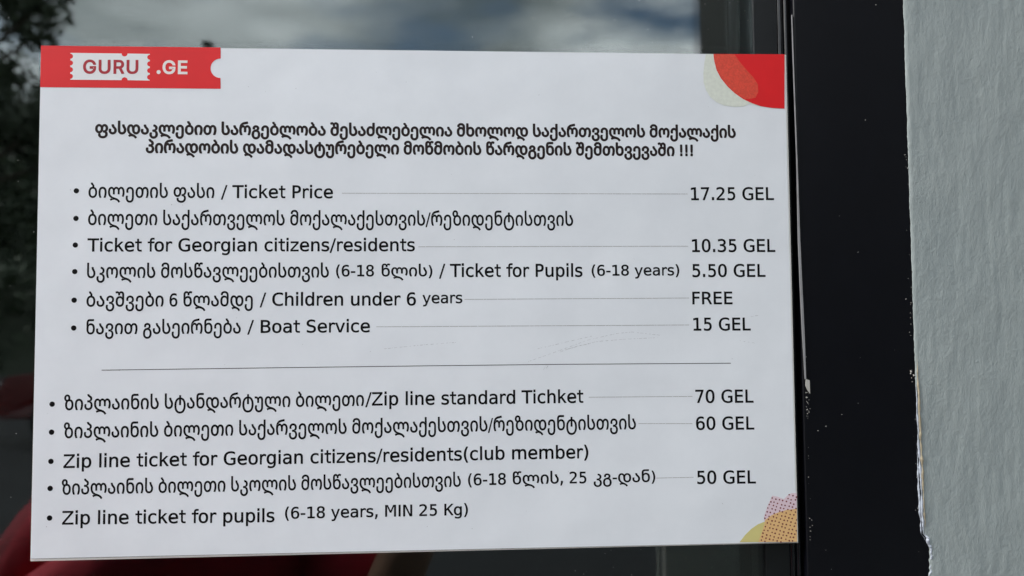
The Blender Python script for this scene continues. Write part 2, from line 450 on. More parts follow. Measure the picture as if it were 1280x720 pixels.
# ---------------------------------------------------------------- lettering outlines (font units, cap height 520)
GLYPHS = {'latin': {
'T':(436,'-2,520 438,520 438,461 254,461 254,0 183,0 183,461 -2,461'),
'c':(392,'347,20 321,7 293,-3 266,-8 236,-10 179,-4 131,14 92,44 63,85 46,135 39,195 46,254 63,304 92,345 131,375 179,393 236,399 265,398 292,392 320,383 347,369 348,302 323,322 296,335 268,343 236,345 198,341 167,328 141,306 122,276 111,239 107,195 111,150 122,113 141,83 167,62 199,49 236,44 269,47 298,54 325,68 348,86'),
'k':(413,'65,542 131,542 132,228 307,390 385,390 227,243 411,0 331,0 182,201 131,156 131,0 65,0'),
'e':(439,'401,211 401,180 107,180 107,178 110,138 122,105 142,79 169,60 203,48 243,44 277,47 312,54 348,66 386,84 385,20 348,7 312,-3 276,-8 243,-10 184,-4 134,14 93,44 64,85 46,135 39,195 45,253 63,302 92,344 131,375 178,393 233,399 281,394 322,377 356,349 381,311 396,265;336,230 329,279 307,316 275,338 229,345 184,337 148,314 122,278 109,229'),
't':(280,'150,501 150,390 263,390 263,340 150,340 150,128 153,92 162,68 180,55 207,51 263,51 263,0 202,0 169,3 142,13 123,29 110,53 102,86 100,128 100,340 19,340 19,390 100,390 100,501'),
'P':(430,'139,462 139,267 219,267 263,273 295,292 315,323 322,365 315,406 296,436 263,456 219,462;70,520 219,520 273,515 316,502 350,480 375,450 390,411 395,365 390,317 375,279 351,248 316,226 273,213 219,209 139,209 139,0 70,0'),
'r':(293,'293,310 276,323 258,333 240,338 220,340 190,336 164,323 144,303 130,274 121,238 118,194 118,0 65,0 65,390 118,390 118,314 135,350 159,377 189,394 225,399 243,398 261,393 278,386 293,375'),
'f':(251,'265,542 265,489 205,489 181,485 165,474 157,455 155,424 155,390 265,390 265,340 155,340 155,0 102,0 102,340 16,340 16,390 102,390 102,417 104,456 113,488 126,511 145,528 170,538 201,542'),
'o':(436,'217,345 185,341 157,328 136,307 115,260 109,195 115,129 136,82 157,61 185,48 217,44 252,48 279,61 301,82 321,129 328,195 321,260 301,307 279,328 252,341;218,399 271,394 316,376 351,347 377,307 392,256 397,195 392,133 377,83 351,42 316,13 272,-4 218,-10 165,-4 120,13 86,42 60,83 44,133 39,195 44,256 60,307 86,347 120,376 165,394'),
'G':(553,'495,43 458,20 414,3 366,-7 315,-10 235,-2 168,21 114,61 73,114 48,181 40,259 48,338 73,404 114,458 169,498 238,521 318,529 358,527 399,520 437,508 472,492 478,420 449,443 408,459 364,469 315,472 255,466 205,449 167,419 140,378 125,324 119,259 125,193 140,140 165,99 202,70 252,53 313,47 346,48 374,52 399,59 424,69 424,209 321,209 321,267 495,267'),
'g':(453,'323,198 316,262 296,308 276,328 249,341 219,345 185,341 157,328 136,308 116,262 108,198 116,135 136,88 157,67 185,55 220,50 251,55 276,67 296,88 316,135;388,25 382,-29 367,-73 342,-108 307,-133 264,-148 210,-153 149,-148 87,-134 86,-71 152,-94 182,-100 211,-102 246,-99 274,-89 296,-74 316,-37 323,16 323,18 320,62 298,33 272,13 240,1 203,-3 156,3 117,22 84,52 59,92 44,141 39,198 44,255 59,304 84,345 117,375 156,393 203,399 239,396 271,384 297,365 321,338 323,389 388,389'),
'a':(437,'245,196 223,196 173,191 137,176 114,152 107,118 113,86 130,63 156,48 190,44 224,48 253,60 276,80 294,108 304,142 307,182 307,196;372,222 372,0 307,0 307,58 282,28 254,6 218,-6 176,-10 139,-6 106,5 80,24 59,48 47,78 43,114 48,153 63,186 88,212 122,231 165,242 218,246 307,246 307,256 301,297 283,324 251,340 206,345 172,343 138,336 104,324 72,308 73,372 142,393 174,398 206,399 252,396 291,385 322,367 347,342 359,323 366,299 370,267'),
'n':(452,'391,242 391,0 326,0 326,242 321,287 305,319 277,337 238,344 206,340 179,330 157,312 137,273 130,220 130,0 65,0 65,390 130,390 133,331 158,361 187,382 221,395 262,399 302,395 334,382 359,360 377,330 388,290'),
'z':(374,'39,391 344,391 344,332 99,52 344,52 344,0 31,0 31,59 275,339 39,339'),
's':(372,'316,376 316,314 288,328 259,338 229,344 199,346 159,342 129,332 112,314 106,289 110,266 123,250 153,237 208,225 236,220 279,206 311,183 329,152 337,113 332,77 317,47 294,22 262,4 222,-6 174,-10 111,-4 39,14 39,80 74,64 110,53 144,46 176,44 216,48 247,61 265,81 271,109 261,136 231,156 181,171 177,171 152,176 102,191 68,213 48,243 41,282 46,317 58,346 81,369 110,386 149,396 194,399 257,394'),
'/':(240,'194,520 240,520 47,-66 0,-66'),
'd':(453,'321,340 323,542 388,542 388,0 323,0 321,49 297,24 271,5 239,-6 205,-10 157,-4 117,14 83,45 59,86 44,136 39,196 44,255 59,305 84,345 117,375 157,393 205,399 240,396 272,384 298,366;108,195 114,129 135,82 155,61 182,48 215,44 247,48 275,61 296,83 316,130 323,195 316,260 296,307 275,328 247,341 214,345 182,341 155,328 135,307 114,260'),
'(':(278,'221,541 181,462 152,383 135,304 129,224 135,144 152,65 181,-14 221,-94 165,-94 120,-12 87,67 68,146 61,224 68,302 87,380 120,460 165,541'),
')':(278,'57,541 113,541 159,460 191,380 211,302 217,224 211,145 191,67 159,-13 113,-94 57,-94 98,-14 126,66 143,145 149,224 143,303 126,382 98,462'),
'6':(454,'368,508 369,444 346,455 320,463 293,468 264,470 219,464 182,448 154,420 132,381 120,332 117,272 141,302 169,325 203,339 241,344 291,339 331,323 365,298 390,262 404,219 409,167 404,115 389,71 364,36 329,10 287,-5 237,-10 178,-3 131,19 95,55 70,106 55,175 50,259 56,340 75,407 105,460 146,499 198,522 261,529 315,524;235,289 204,285 178,274 157,256 136,218 129,167 136,116 157,77 178,59 204,49 235,45 266,48 293,59 313,76 332,114 339,167 332,220 313,258 293,275 266,285'),
'-':(257,'35,224 223,224 223,167 35,167'),
'1':(454,'88,59 207,59 206,456 78,430 79,494 205,520 278,520 278,59 397,59 397,0 88,0'),
'8':(454,'225,247 181,240 147,221 127,189 119,146 127,104 147,72 181,52 225,45 271,51 305,71 327,103 333,146 327,189 305,220 271,240;161,276 119,293 88,319 68,353 61,394 65,433 81,466 106,493 138,513 179,525 226,529 274,525 314,513 347,493 372,466 387,433 392,394 385,353 365,319 333,293 291,276 340,259 375,230 398,190 405,140 400,96 384,59 358,30 322,8 278,-6 226,-10 174,-6 131,7 95,29 69,59 54,96 48,139 56,189 77,230 113,259;132,388 138,351 156,324 185,308 225,302 267,308 296,324 315,351 321,388 315,425 296,453 267,469 225,475 185,469 156,452 138,425'),
'y':(422,'294,125 251,18 221,-56 203,-94 184,-118 162,-135 135,-145 104,-148 51,-148 51,-95 89,-95 116,-91 136,-78 155,-49 179,6 21,390 90,390 213,85 333,390 401,390'),
'p':(453,'133,49 131,-148 65,-148 65,390 131,390 133,340 156,366 182,384 214,396 249,399 296,393 336,375 370,345 394,304 408,253 414,193 408,134 394,85 369,44 336,14 296,-4 249,-10 213,-6 182,5 156,24;345,195 339,260 319,307 298,328 272,341 238,345 206,341 178,328 158,307 138,260 131,195 138,130 158,83 178,61 206,48 238,44 272,48 298,61 319,82 339,129'),
'u':(452,'61,148 61,389 126,389 126,148 131,102 147,70 174,52 213,46 247,49 273,60 295,77 315,116 322,169 322,389 387,389 387,0 322,0 320,58 293,29 264,7 229,-6 190,-10 150,-6 118,7 93,29 75,60 64,99'),
'C':(498,'459,18 427,6 391,-3 354,-8 315,-10 235,-2 168,21 114,61 73,114 49,180 40,259 49,338 73,404 114,458 169,498 235,521 315,529 354,527 391,522 427,513 459,501 464,429 438,447 398,461 357,469 312,472 253,466 204,449 166,419 140,378 125,325 120,259 125,194 140,141 166,100 204,71 253,53 312,47 357,50 399,58 438,72 464,91'),
'h':(452,'391,242 391,0 326,0 326,242 321,287 305,319 277,337 238,344 206,340 179,330 157,312 137,273 130,220 130,0 65,0 65,542 130,542 133,331 158,361 187,382 221,395 262,399 302,395 334,382 359,360 377,330 388,290'),
'B':(489,'142,248 142,58 241,58 301,63 343,79 366,108 373,150 365,194 341,224 299,242 241,248;142,462 142,305 239,305 290,310 326,325 345,350 352,388 345,422 325,445 291,458 239,462;70,520 241,520 295,516 341,505 378,485 404,459 420,427 425,388 419,345 400,313 368,290 325,278 375,263 413,235 438,194 446,143 440,99 422,64 395,36 355,16 303,4 241,0 70,0'),
'S':(453,'372,502 374,431 341,449 306,462 271,470 234,472 186,466 147,449 124,422 116,386 121,356 137,334 167,317 215,304 255,295 324,273 370,242 389,214 402,181 405,142 400,97 384,59 356,29 318,7 270,-6 213,-10 173,-8 133,-2 93,8 55,21 53,96 94,74 134,59 173,50 213,47 265,53 305,71 329,99 337,138 332,172 315,197 284,215 237,229 195,237 129,258 82,287 63,311 51,341 47,376 54,419 70,456 98,487 135,511 179,525 232,529 264,528 299,522'),
'v':(422,'21,390 88,390 211,63 334,390 401,390 254,0 169,0'),
'Z':(489,'42,520 447,520 447,466 112,59 457,59 457,0 32,0 32,54 360,461 42,461'),
'b':(453,'345,195 339,260 319,307 298,328 271,341 239,345 205,341 178,328 157,307 137,260 130,195 137,130 157,83 178,61 205,48 239,44 271,48 298,61 319,82 339,129;132,340 156,365 182,384 214,396 249,399 297,393 337,375 370,345 394,305 409,255 414,196 409,136 394,86 370,45 336,14 296,-4 248,-10 214,-6 182,5 156,24 132,49 130,0 65,0 65,542 130,542'),
'M':(615,'70,520 177,520 307,255 436,520 545,520 545,0 477,0 468,459 334,185 281,185 147,459 138,0 70,0'),
'N':(534,'70,520 168,520 387,92 393,520 464,520 464,0 367,0 146,428 141,0 70,0'),
'2':(454,'131,59 382,59 382,0 52,0 52,59 172,180 243,255 273,293 292,323 302,350 305,377 299,416 279,445 246,464 203,470 169,467 132,459 94,444 56,424 56,495 94,510 130,521 166,527 201,529 252,525 294,511 330,489 357,459 373,423 378,382 374,349 362,315 340,280 309,242 250,179'),
'5':(454,'98,520 355,520 355,461 161,461 161,333 190,341 220,344 269,338 311,322 345,296 370,260 386,217 391,167 386,116 369,73 343,37 306,11 262,-5 210,-10 172,-9 136,-5 105,2 77,12 77,84 108,68 139,58 172,51 204,49 239,52 268,63 291,80 309,103 319,132 323,167 319,201 308,230 290,253 266,271 237,281 202,284 174,283 148,278 123,270 98,259'),
'K':(468,'70,520 141,520 143,289 386,520 473,520 251,307 480,0 391,0 203,260 141,203 141,0 70,0'),
',':(227,'84,106 157,106 157,33 100,-100 55,-100 84,33'),
'.':(227,'76,106 150,106 150,0 76,0'),
'7':(454,'59,520 393,520 393,490 203,0 128,0 314,461 59,461'),
'3':(454,'286,278 333,259 368,230 389,191 397,143 390,99 374,62 346,31 308,8 262,-6 207,-10 169,-8 131,-3 92,5 55,16 54,86 90,70 127,58 162,51 199,49 253,56 293,75 311,95 323,120 326,150 318,191 293,222 255,242 204,249 149,249 149,307 204,307 250,312 285,328 306,353 313,387 307,423 287,449 254,465 210,470 176,468 142,463 70,442 71,507 148,524 210,529 259,525 301,512 336,491 362,463 378,429 384,390 378,351 359,319 328,294'),
'0':(454,'227,529 280,522 325,499 360,461 386,408 401,341 406,259 401,178 386,111 360,58 325,20 280,-3 227,-10 173,-3 129,20 93,58 67,111 52,178 47,259 52,341 67,408 93,461 129,499 173,522;226,474 194,468 166,450 145,421 126,354 119,259 126,165 145,99 166,69 194,51 226,46 261,51 287,69 308,99 328,165 334,259 328,354 308,421 287,450 261,468'),
'F':(410,'70,520 369,520 369,461 139,461 139,307 347,307 347,248 139,248 139,0 70,0'),
'R':(496,'299,245 326,235 348,219 370,190 399,142 475,0 398,0 331,131 303,177 279,204 251,216 217,220 141,220 141,0 70,0 70,520 224,520 280,516 327,503 364,481 391,452 407,414 413,369 406,323 382,285 347,259;141,462 141,278 227,278 275,283 310,300 330,329 337,369 330,409 308,438 273,456 225,462'),
'E':(451,'70,520 391,520 391,461 141,461 141,307 381,307 381,248 141,248 141,59 399,59 399,0 70,0'),
'L':(397,'70,520 141,520 141,59 394,59 394,0 70,0'),
'!':(286,'108,520 178,520 178,292 171,167 115,167 108,292;108,88 178,88 178,0 108,0'),
'i':(198,'66,0 66,390 130,390 130,0;66,461 66,542 130,542 130,461'),
'l':(198,'66,0 66,542 130,542 130,0'),
'I':(210,'70,0 70,520 140,520 140,0'),
'm':(695,'381,242 381,0 317,0 317,242 311,287 296,319 269,337 232,344 202,340 177,330 156,312 136,273 130,220 130,0 65,0 65,390 130,390 131,331 155,361 182,382 216,395 256,399 294,395 326,382 350,360 367,330 378,290'),
'm2':(0,'634,242 634,0 569,0 569,242 564,287 549,319 522,337 485,344 454,340 429,330 408,312 389,273 382,220 382,0 317,0 317,390 382,390 384,331 407,361 435,382 469,395 509,399 547,395 579,382 603,360 620,330 631,290'),
},
'georgian': {
'ა':(549,'272,-10 213,-4 160,13 114,42 80,81 57,132 50,193 55,236 63,268 147,268 141,236 138,193 142,154 154,122 174,97 202,78 234,67 272,63 310,67 342,78 368,97 387,123 399,157 403,198 398,245 381,282 357,314 330,343 282,394 261,422 243,455 231,492 227,536 315,536 321,496 339,461 364,428 393,397 441,345 462,315 479,282 490,243 494,198 487,140 465,89 431,47 386,16 333,-4'),
'ბ':(606,'360,541 413,524 460,494 498,454 527,403 545,341 551,269 547,206 534,151 512,103 484,63 448,31 404,8 355,-5 301,-10 250,-5 203,8 161,31 125,63 96,103 74,151 60,206 55,269 62,346 82,412 114,465 158,505 213,532 276,545 284,566 288,595 286,612 279,626 255,650 214,690 199,720 194,760 282,760 285,739 293,721 320,691 357,654 370,630 374,601 371,569;303,63 352,69 392,88 422,118 444,160 456,210 460,269 456,328 443,378 422,418 392,448 352,466 302,472 252,466 213,448 183,418 162,377 150,328 146,269 150,210 163,160 184,118 214,88 254,69'),
'გ':(596,'296,-250 245,-245 198,-232 156,-209 120,-179 91,-140 69,-94 55,-41 50,19 57,96 78,160 113,210 159,248 216,274 283,289 333,302 366,323 385,352 391,388 385,423 366,452 336,470 295,476 255,470 225,453 207,426 201,390 203,374 205,357 119,357 115,381 113,404 119,444 136,478 163,506 199,528 244,542 295,546 346,541 390,527 428,504 456,474 473,438 479,396 473,353 456,316 426,286 384,266 384,263 436,242 477,211 507,171 529,125 542,73 546,19 542,-41 528,-94 507,-140 478,-179 443,-209 400,-232 351,-245;298,-177 347,-171 387,-152 417,-123 439,-84 451,-36 455,19 451,74 438,121 417,159 387,188 347,206 297,212 247,206 208,189 178,160 157,121 145,74 141,19 145,-36 158,-84 179,-123 209,-152 249,-171'),
'დ':(881,'548,-250 522,-211 488,-177 448,-150 406,-130 363,-117 323,-113 283,-115 247,-122 211,-134 172,-150 142,-88 195,-68 229,-61 271,-57 271,-54 208,-18 154,26 112,77 81,138 61,206 55,284 61,355 78,418 106,472 144,512 176,531 213,542 254,546 294,543 330,534 360,518 385,496 405,468 419,433 424,433 441,468 464,496 494,518 544,539 598,546 663,538 718,514 750,489 777,458 798,421 819,354 826,274 822,213 809,158 788,111 760,72 727,41 689,18 645,5 599,0 550,5 505,18 466,41 433,72 406,111 387,158 374,213 370,274 370,323 367,370 356,408 339,436 316,457 289,469 257,473 225,468 198,451 175,424 158,388 148,341 145,286 149,220 163,164 183,116 211,76 243,42 281,14 321,-10 363,-30 469,-78 514,-104 554,-134 587,-169 615,-214;597,73 641,79 676,98 702,128 721,168 731,217 735,274 731,331 720,379 702,419 676,448 641,466 598,472 555,466 521,448 494,419 476,379 465,331 461,274 465,217 476,168 494,128 520,98 555,79'),
'ე':(588,'281,-250 232,-246 188,-234 148,-213 114,-186 87,-151 66,-111 54,-64 50,-13 56,42 68,84 152,84 143,42 138,-5 142,-52 154,-93 173,-128 201,-154 237,-171 281,-177 328,-171 365,-154 392,-126 411,-89 421,-43 425,10 425,314 422,361 411,400 394,432 370,455 338,468 298,473 261,469 230,458 203,440 184,415 171,382 167,343 170,302 176,268 92,268 84,300 79,343 86,405 108,455 143,494 188,523 240,540 298,546 359,539 412,519 455,486 487,442 506,385 513,318 513,6 506,-69 486,-133 465,-168 438,-197 406,-220 349,-242'),
'ვ':(581,'291,-250 239,-246 192,-234 150,-214 116,-188 88,-156 67,-119 54,-78 50,-33 56,22 68,64 152,64 143,22 138,-25 142,-63 154,-99 175,-130 204,-155 243,-172 291,-177 338,-171 375,-154 404,-128 424,-94 436,-54 440,-10 436,33 424,70 402,102 372,126 332,141 283,146 244,146 244,219 290,219 333,223 367,237 392,258 415,302 423,352 419,384 409,413 391,437 366,457 335,469 297,473 259,469 227,459 202,441 185,418 174,389 170,355 172,328 178,298 92,298 85,331 82,362 89,412 110,457 142,494 186,522 238,540 297,546 356,540 409,521 452,492 484,454 504,408 511,358 507,314 494,276 473,244 444,217 410,198 371,185 371,181 412,171 450,151 483,123 509,86 525,40 531,-14 524,-81 501,-138 465,-186 418,-221 359,-243'),
'ზ':(619,'324,-10 275,-5 230,8 190,31 155,62 127,100 106,145 92,197 88,256 92,312 104,362 124,406 153,442 153,445 118,458 88,477 64,501 46,531 34,565 30,604 35,645 50,684 73,719 107,746 148,764 198,770 247,765 288,749 322,724 346,692 361,654 366,614 364,589 360,566 353,548 343,532 343,529 348,529 353,528 398,519 439,504 474,481 505,450 530,414 548,370 560,320 564,263 560,202 546,148 526,101 498,62 463,31 422,8 376,-5;326,63 372,69 410,88 438,118 458,158 469,207 473,263 469,318 458,366 438,404 410,433 372,451 325,457 278,451 241,434 214,404 194,365 183,318 179,263 183,207 195,158 214,118 242,88 280,69;198,500 234,507 260,528 277,560 282,602 277,642 262,676 245,692 224,702 198,705 172,702 151,692 135,676 119,642 114,602 119,564 134,531 150,514 171,503'),
'თ':(881,'282,-10 236,-5 193,8 154,31 121,63 93,103 73,151 59,206 55,269 62,351 84,420 118,474 163,514 199,532 239,542 283,546 337,539 388,518 418,496 442,468 459,433 465,433 480,468 499,496 524,518 554,534 590,543 632,546 672,542 707,531 738,513 776,473 804,420 820,358 826,286 824,231 820,182 811,135 800,91 765,0 675,0 703,69 722,135 732,202 736,277 733,337 722,386 706,424 684,451 656,468 624,473 592,469 565,457 542,436 525,408 514,370 511,323 511,269 507,206 494,151 475,103 448,63 415,31 376,8 332,-5;284,63 327,69 361,88 387,118 406,160 416,210 420,269 416,328 405,377 387,418 361,448 326,466 283,472 240,466 205,448 179,418 161,377 150,328 146,269 150,210 160,160 179,118 206,88 241,69'),
'ი':(574,'116,0 82,90 70,134 62,179 57,226 55,276 62,353 82,418 102,456 128,487 160,513 197,531 240,542 287,546 336,542 378,531 416,513 447,487 473,456 493,418 513,353 519,276 517,226 513,179 504,134 493,90 458,0 368,0 396,69 415,135 425,202 429,277 425,337 412,386 391,424 364,451 329,468 287,473 245,468 211,451 183,424 162,386 149,337 145,277 147,226 152,179 160,134 172,91 206,0'),
'კ':(566,'276,-250 212,-243 156,-222 109,-188 74,-144 52,-92 45,-33 50,22 63,64 147,64 138,22 133,-25 137,-63 149,-99 168,-130 196,-155 232,-172 276,-177 323,-171 360,-154 389,-128 409,-94 421,-54 425,-10 420,37 407,80 385,115 354,143 315,160 268,166 229,166 229,239 275,239 318,243 352,256 377,276 395,301 405,328 408,356 405,387 394,415 377,438 354,457 326,469 292,473 292,546 347,540 396,522 437,493 469,457 489,414 496,368 492,329 479,294 458,263 429,237 395,218 356,205 356,201 397,190 434,170 468,139 494,99 510,48 516,-14 509,-81 486,-138 450,-186 403,-221 344,-243'),
'ლ':(1089,'698,-250 673,-214 643,-184 608,-157 572,-136 532,-119 490,-107 446,-100 402,-97 354,-100 306,-111 260,-127 215,-149 180,-85 224,-66 270,-53 317,-46 317,-43 265,-23 216,2 171,33 132,71 100,116 76,167 60,226 55,294 61,365 78,427 106,477 144,514 194,538 253,546 304,540 344,520 373,490 394,451 399,451 421,490 453,520 494,540 544,546 597,540 638,520 668,490 689,451 694,451 716,490 747,520 787,540 836,546 877,542 913,531 945,512 984,471 1012,418 1028,352 1034,276 1031,214 1021,157 1003,102 979,49 903,77 923,125 935,173 942,222 944,277 941,336 930,385 914,424 891,451 862,468 829,473 801,469 778,458 759,439 740,398 734,343 734,182 650,182 650,343 644,394 626,436 606,457 578,469 544,473 512,469 486,458 466,439 446,398 439,343 439,182 355,182 355,343 349,394 332,436 314,457 289,469 259,473 226,468 198,453 176,429 159,394 148,349 145,294 151,229 168,173 194,125 229,85 271,52 318,27 368,6 421,-8 489,-25 556,-46 621,-75 680,-112 729,-157 765,-214'),
'მ':(605,'293,-10 227,-2 169,21 136,45 108,76 85,114 63,183 55,267 62,347 82,414 116,467 160,505 214,528 276,536 315,533 349,526 378,513 403,497 424,478 442,457 448,457 445,489 442,525 442,571 438,606 428,637 410,663 384,683 348,696 304,700 268,697 237,689 211,675 192,657 179,634 175,609 176,597 177,585 92,585 88,604 87,621 94,662 116,699 150,728 195,751 247,765 304,770 370,764 426,744 470,713 503,672 523,621 530,563 530,267 523,183 503,113 469,60 422,21 364,-2;293,63 342,69 381,86 409,114 428,152 439,197 443,250 443,266 439,323 428,371 410,411 382,440 341,457 288,463 245,457 209,439 182,408 162,368 150,320 146,265 150,206 162,156 182,116 210,87 247,69'),
'ნ':(605,'312,-10 241,-2 183,21 136,60 102,113 82,183 75,267 75,578 81,637 99,683 127,718 164,742 207,755 255,760 491,760 491,686 267,686 224,680 191,662 175,643 166,616 163,581 163,546 161,506 157,467 163,467 181,488 203,507 227,523 256,536 290,543 329,546 391,538 445,515 490,476 523,421 543,352 550,267 543,183 520,114 497,76 470,45 436,21 379,-2;312,63 358,69 395,87 423,116 443,156 455,206 459,265 455,324 443,375 424,417 396,448 360,467 317,473 264,467 224,450 195,421 176,383 166,335 162,278 162,250 166,197 177,152 196,114 224,86 263,69'),
'ო':(804,'116,0 82,90 70,134 62,179 57,226 55,276 61,352 78,418 107,471 146,512 178,531 216,542 258,546 309,540 348,520 378,490 399,451 404,451 426,490 457,520 497,540 546,546 588,542 626,531 658,512 698,471 726,418 743,352 749,276 747,226 742,179 734,134 722,90 688,0 598,0 626,69 644,135 655,202 659,277 656,337 645,386 628,424 605,451 575,468 539,473 511,469 488,458 469,439 450,398 444,343 444,182 360,182 360,343 354,394 337,436 319,457 294,469 264,473 229,468 200,451 176,424 159,385 148,336 145,277 147,226 152,179 160,134 172,91 206,0'),
'პ':(576,'282,-10 219,-4 163,13 116,42 80,81 58,132 50,193 55,236 63,268 147,268 141,236 138,193 142,154 155,122 176,96 204,78 240,67 282,63 328,68 365,85 394,111 414,144 426,184 430,226 426,267 414,304 392,338 362,364 321,380 269,386 224,386 224,459 280,459 319,462 349,470 372,482 388,500 397,521 400,545 394,580 377,605 352,625 325,642 278,671 256,688 239,710 228,736 224,770 312,770 318,746 336,727 390,693 438,662 459,643 476,620 487,592 491,557 487,520 474,490 454,467 411,442 360,424 360,420 398,409 435,390 469,361 496,324 515,275 521,216 514,154 492,99 456,53 408,19 350,-3'),
'რ':(802,'114,0 81,90 69,134 61,179 57,226 55,276 55,314 62,428 84,524 107,577 136,622 172,660 215,690 264,713 320,729 432,751 542,770 557,693 501,685 440,675 384,666 337,656 296,645 257,629 220,606 188,575 160,534 138,479 141,479 161,504 181,522 200,534 220,541 262,546 309,540 347,520 376,490 397,451 402,451 424,490 455,520 495,540 544,546 586,542 624,531 656,512 696,471 724,418 741,352 747,276 745,226 741,179 732,134 721,90 686,0 596,0 624,69 643,135 653,202 657,277 654,337 643,386 626,424 602,451 573,468 537,473 509,469 486,458 467,439 448,398 442,343 442,182 358,182 358,343 352,394 335,436 317,457 292,469 262,473 227,468 198,451 174,424 157,385 146,336 143,277 145,226 150,179 158,134 170,91 204,0'),
'ს':(605,'312,-10 241,-2 183,20 136,59 102,111 82,178 75,259 75,760 163,760 163,250 167,197 179,152 198,114 226,86 264,69 312,63 358,69 395,86 423,112 443,146 455,186 459,231 456,269 446,302 430,331 412,360 368,435 352,480 347,536 435,536 440,494 453,458 495,390 516,356 534,320 546,277 550,228 542,161 520,103 484,55 436,20 379,-3'),
'ტ':(768,'384,-250 309,-243 244,-224 187,-191 140,-146 103,-88 77,-18 60,63 55,155 59,228 70,293 90,353 116,404 149,448 189,485 235,513 287,533 345,543 342,582 340,613 340,660 428,660 428,615 427,583 423,544 481,534 533,514 580,486 619,449 652,405 679,353 698,294 709,227 713,154 708,67 692,-12 665,-81 629,-140 582,-187 526,-222 459,-243;384,-177 433,-173 476,-160 514,-140 546,-110 573,-73 594,-28 615,54 622,154 616,244 600,318 572,379 534,425 484,457 423,474 427,432 428,389 428,182 340,182 340,391 342,432 345,473 284,456 234,424 196,378 168,318 152,243 146,154 153,55 174,-28 195,-73 222,-110 254,-139 293,-160 336,-173'),
'უ':(604,'297,-250 245,-246 198,-234 156,-213 122,-186 94,-151 73,-111 60,-64 56,-13 62,42 74,84 158,84 149,42 144,-5 148,-52 160,-93 181,-128 210,-154 249,-171 297,-177 344,-171 381,-154 408,-126 427,-89 437,-43 441,10 441,363 436,410 422,445 397,466 361,473 327,466 302,445 287,410 282,365 282,236 198,236 198,363 193,409 177,442 151,462 116,468 41,468 41,541 113,541 158,536 194,520 221,493 239,453 243,453 264,494 293,523 329,540 372,546 418,541 456,524 487,499 510,465 524,424 529,378 529,6 522,-69 502,-133 481,-168 454,-197 422,-220 365,-242'),
'ფ':(859,'520,-250 444,-245 378,-228 323,-201 282,-165 262,-136 251,-103 247,-66 248,-46 251,-26 334,-26 332,-40 332,-55 338,-93 355,-124 383,-148 420,-164 467,-174 520,-177 573,-172 616,-158 649,-134 674,-104 688,-69 693,-30 690,1 681,31 665,56 643,78 612,91 572,96 547,96 547,169 593,169 625,174 654,188 679,212 699,244 712,282 716,327 713,369 704,404 688,433 668,455 643,468 612,473 580,469 552,457 529,436 511,408 501,370 497,323 497,299 493,246 481,198 462,155 436,119 403,90 366,68 323,55 275,50 228,54 186,68 148,90 116,119 90,155 70,198 59,246 55,299 62,368 82,429 116,478 160,515 214,538 276,546 328,539 378,518 407,496 430,468 447,433 453,433 476,480 510,516 557,538 615,546 671,539 718,516 755,483 782,440 798,391 804,338 800,282 787,235 766,197 738,168 703,148 664,135 664,131 700,118 730,99 754,74 771,44 781,7 784,-34 776,-92 751,-144 712,-188 659,-222 595,-243;277,123 317,129 350,147 375,175 394,211 404,253 408,299 404,346 394,387 375,422 350,449 317,466 276,472 235,466 202,449 177,422 158,387 148,346 144,299 148,253 158,211 177,175 203,147 236,129'),
'ქ':(588,'281,-250 232,-246 188,-234 148,-213 114,-186 87,-151 66,-111 54,-64 50,-13 56,42 68,84 152,84 143,42 138,-5 142,-52 154,-93 173,-128 201,-154 237,-171 281,-177 328,-171 365,-154 392,-126 411,-89 421,-43 425,10 425,266 422,328 411,379 395,420 369,449 333,467 287,473 255,469 226,458 202,440 183,415 171,382 167,343 170,302 176,268 92,268 84,300 79,343 86,405 107,455 139,494 180,523 226,540 275,546 307,543 337,536 363,523 387,507 407,488 425,467 431,467 428,506 425,546 425,760 513,760 513,6 506,-69 486,-133 465,-168 438,-197 406,-220 349,-242'),
'შ':(605,'293,-10 227,-2 169,20 136,44 108,74 85,111 63,177 55,257 62,333 82,397 116,448 160,486 214,508 276,516 315,513 349,506 378,493 403,477 424,458 442,437 448,437 445,469 442,505 442,601 440,631 433,655 421,674 406,689 386,697 363,700 332,695 308,680 292,656 287,623 287,581 202,581 202,623 197,656 181,680 158,693 132,698 96,693 61,683 39,750 82,764 106,769 133,770 164,767 194,756 221,734 243,697 246,697 270,734 301,756 336,767 370,770 411,766 450,752 482,729 508,697 524,655 530,603 530,257 523,177 502,111 481,74 455,44 422,20 364,-2;293,63 342,69 381,85 409,113 428,149 439,192 443,240 443,256 440,309 429,355 410,392 382,420 341,437 288,443 244,437 209,418 181,390 162,352 150,306 146,255 150,200 162,153 182,115 211,87 247,69'),
'ძ':(605,'293,-10 227,-2 169,21 136,45 108,76 85,114 63,183 55,267 62,352 82,421 116,476 160,515 214,538 276,546 315,543 349,536 378,523 403,507 424,488 442,467 448,467 445,506 442,546 442,760 530,760 530,267 523,183 503,113 469,60 422,21 364,-2;293,63 342,69 381,86 409,114 428,152 439,197 443,250 443,266 439,328 428,379 410,420 382,449 341,467 288,473 245,467 209,448 182,417 162,375 150,324 146,265 150,206 162,156 182,116 210,87 247,69'),
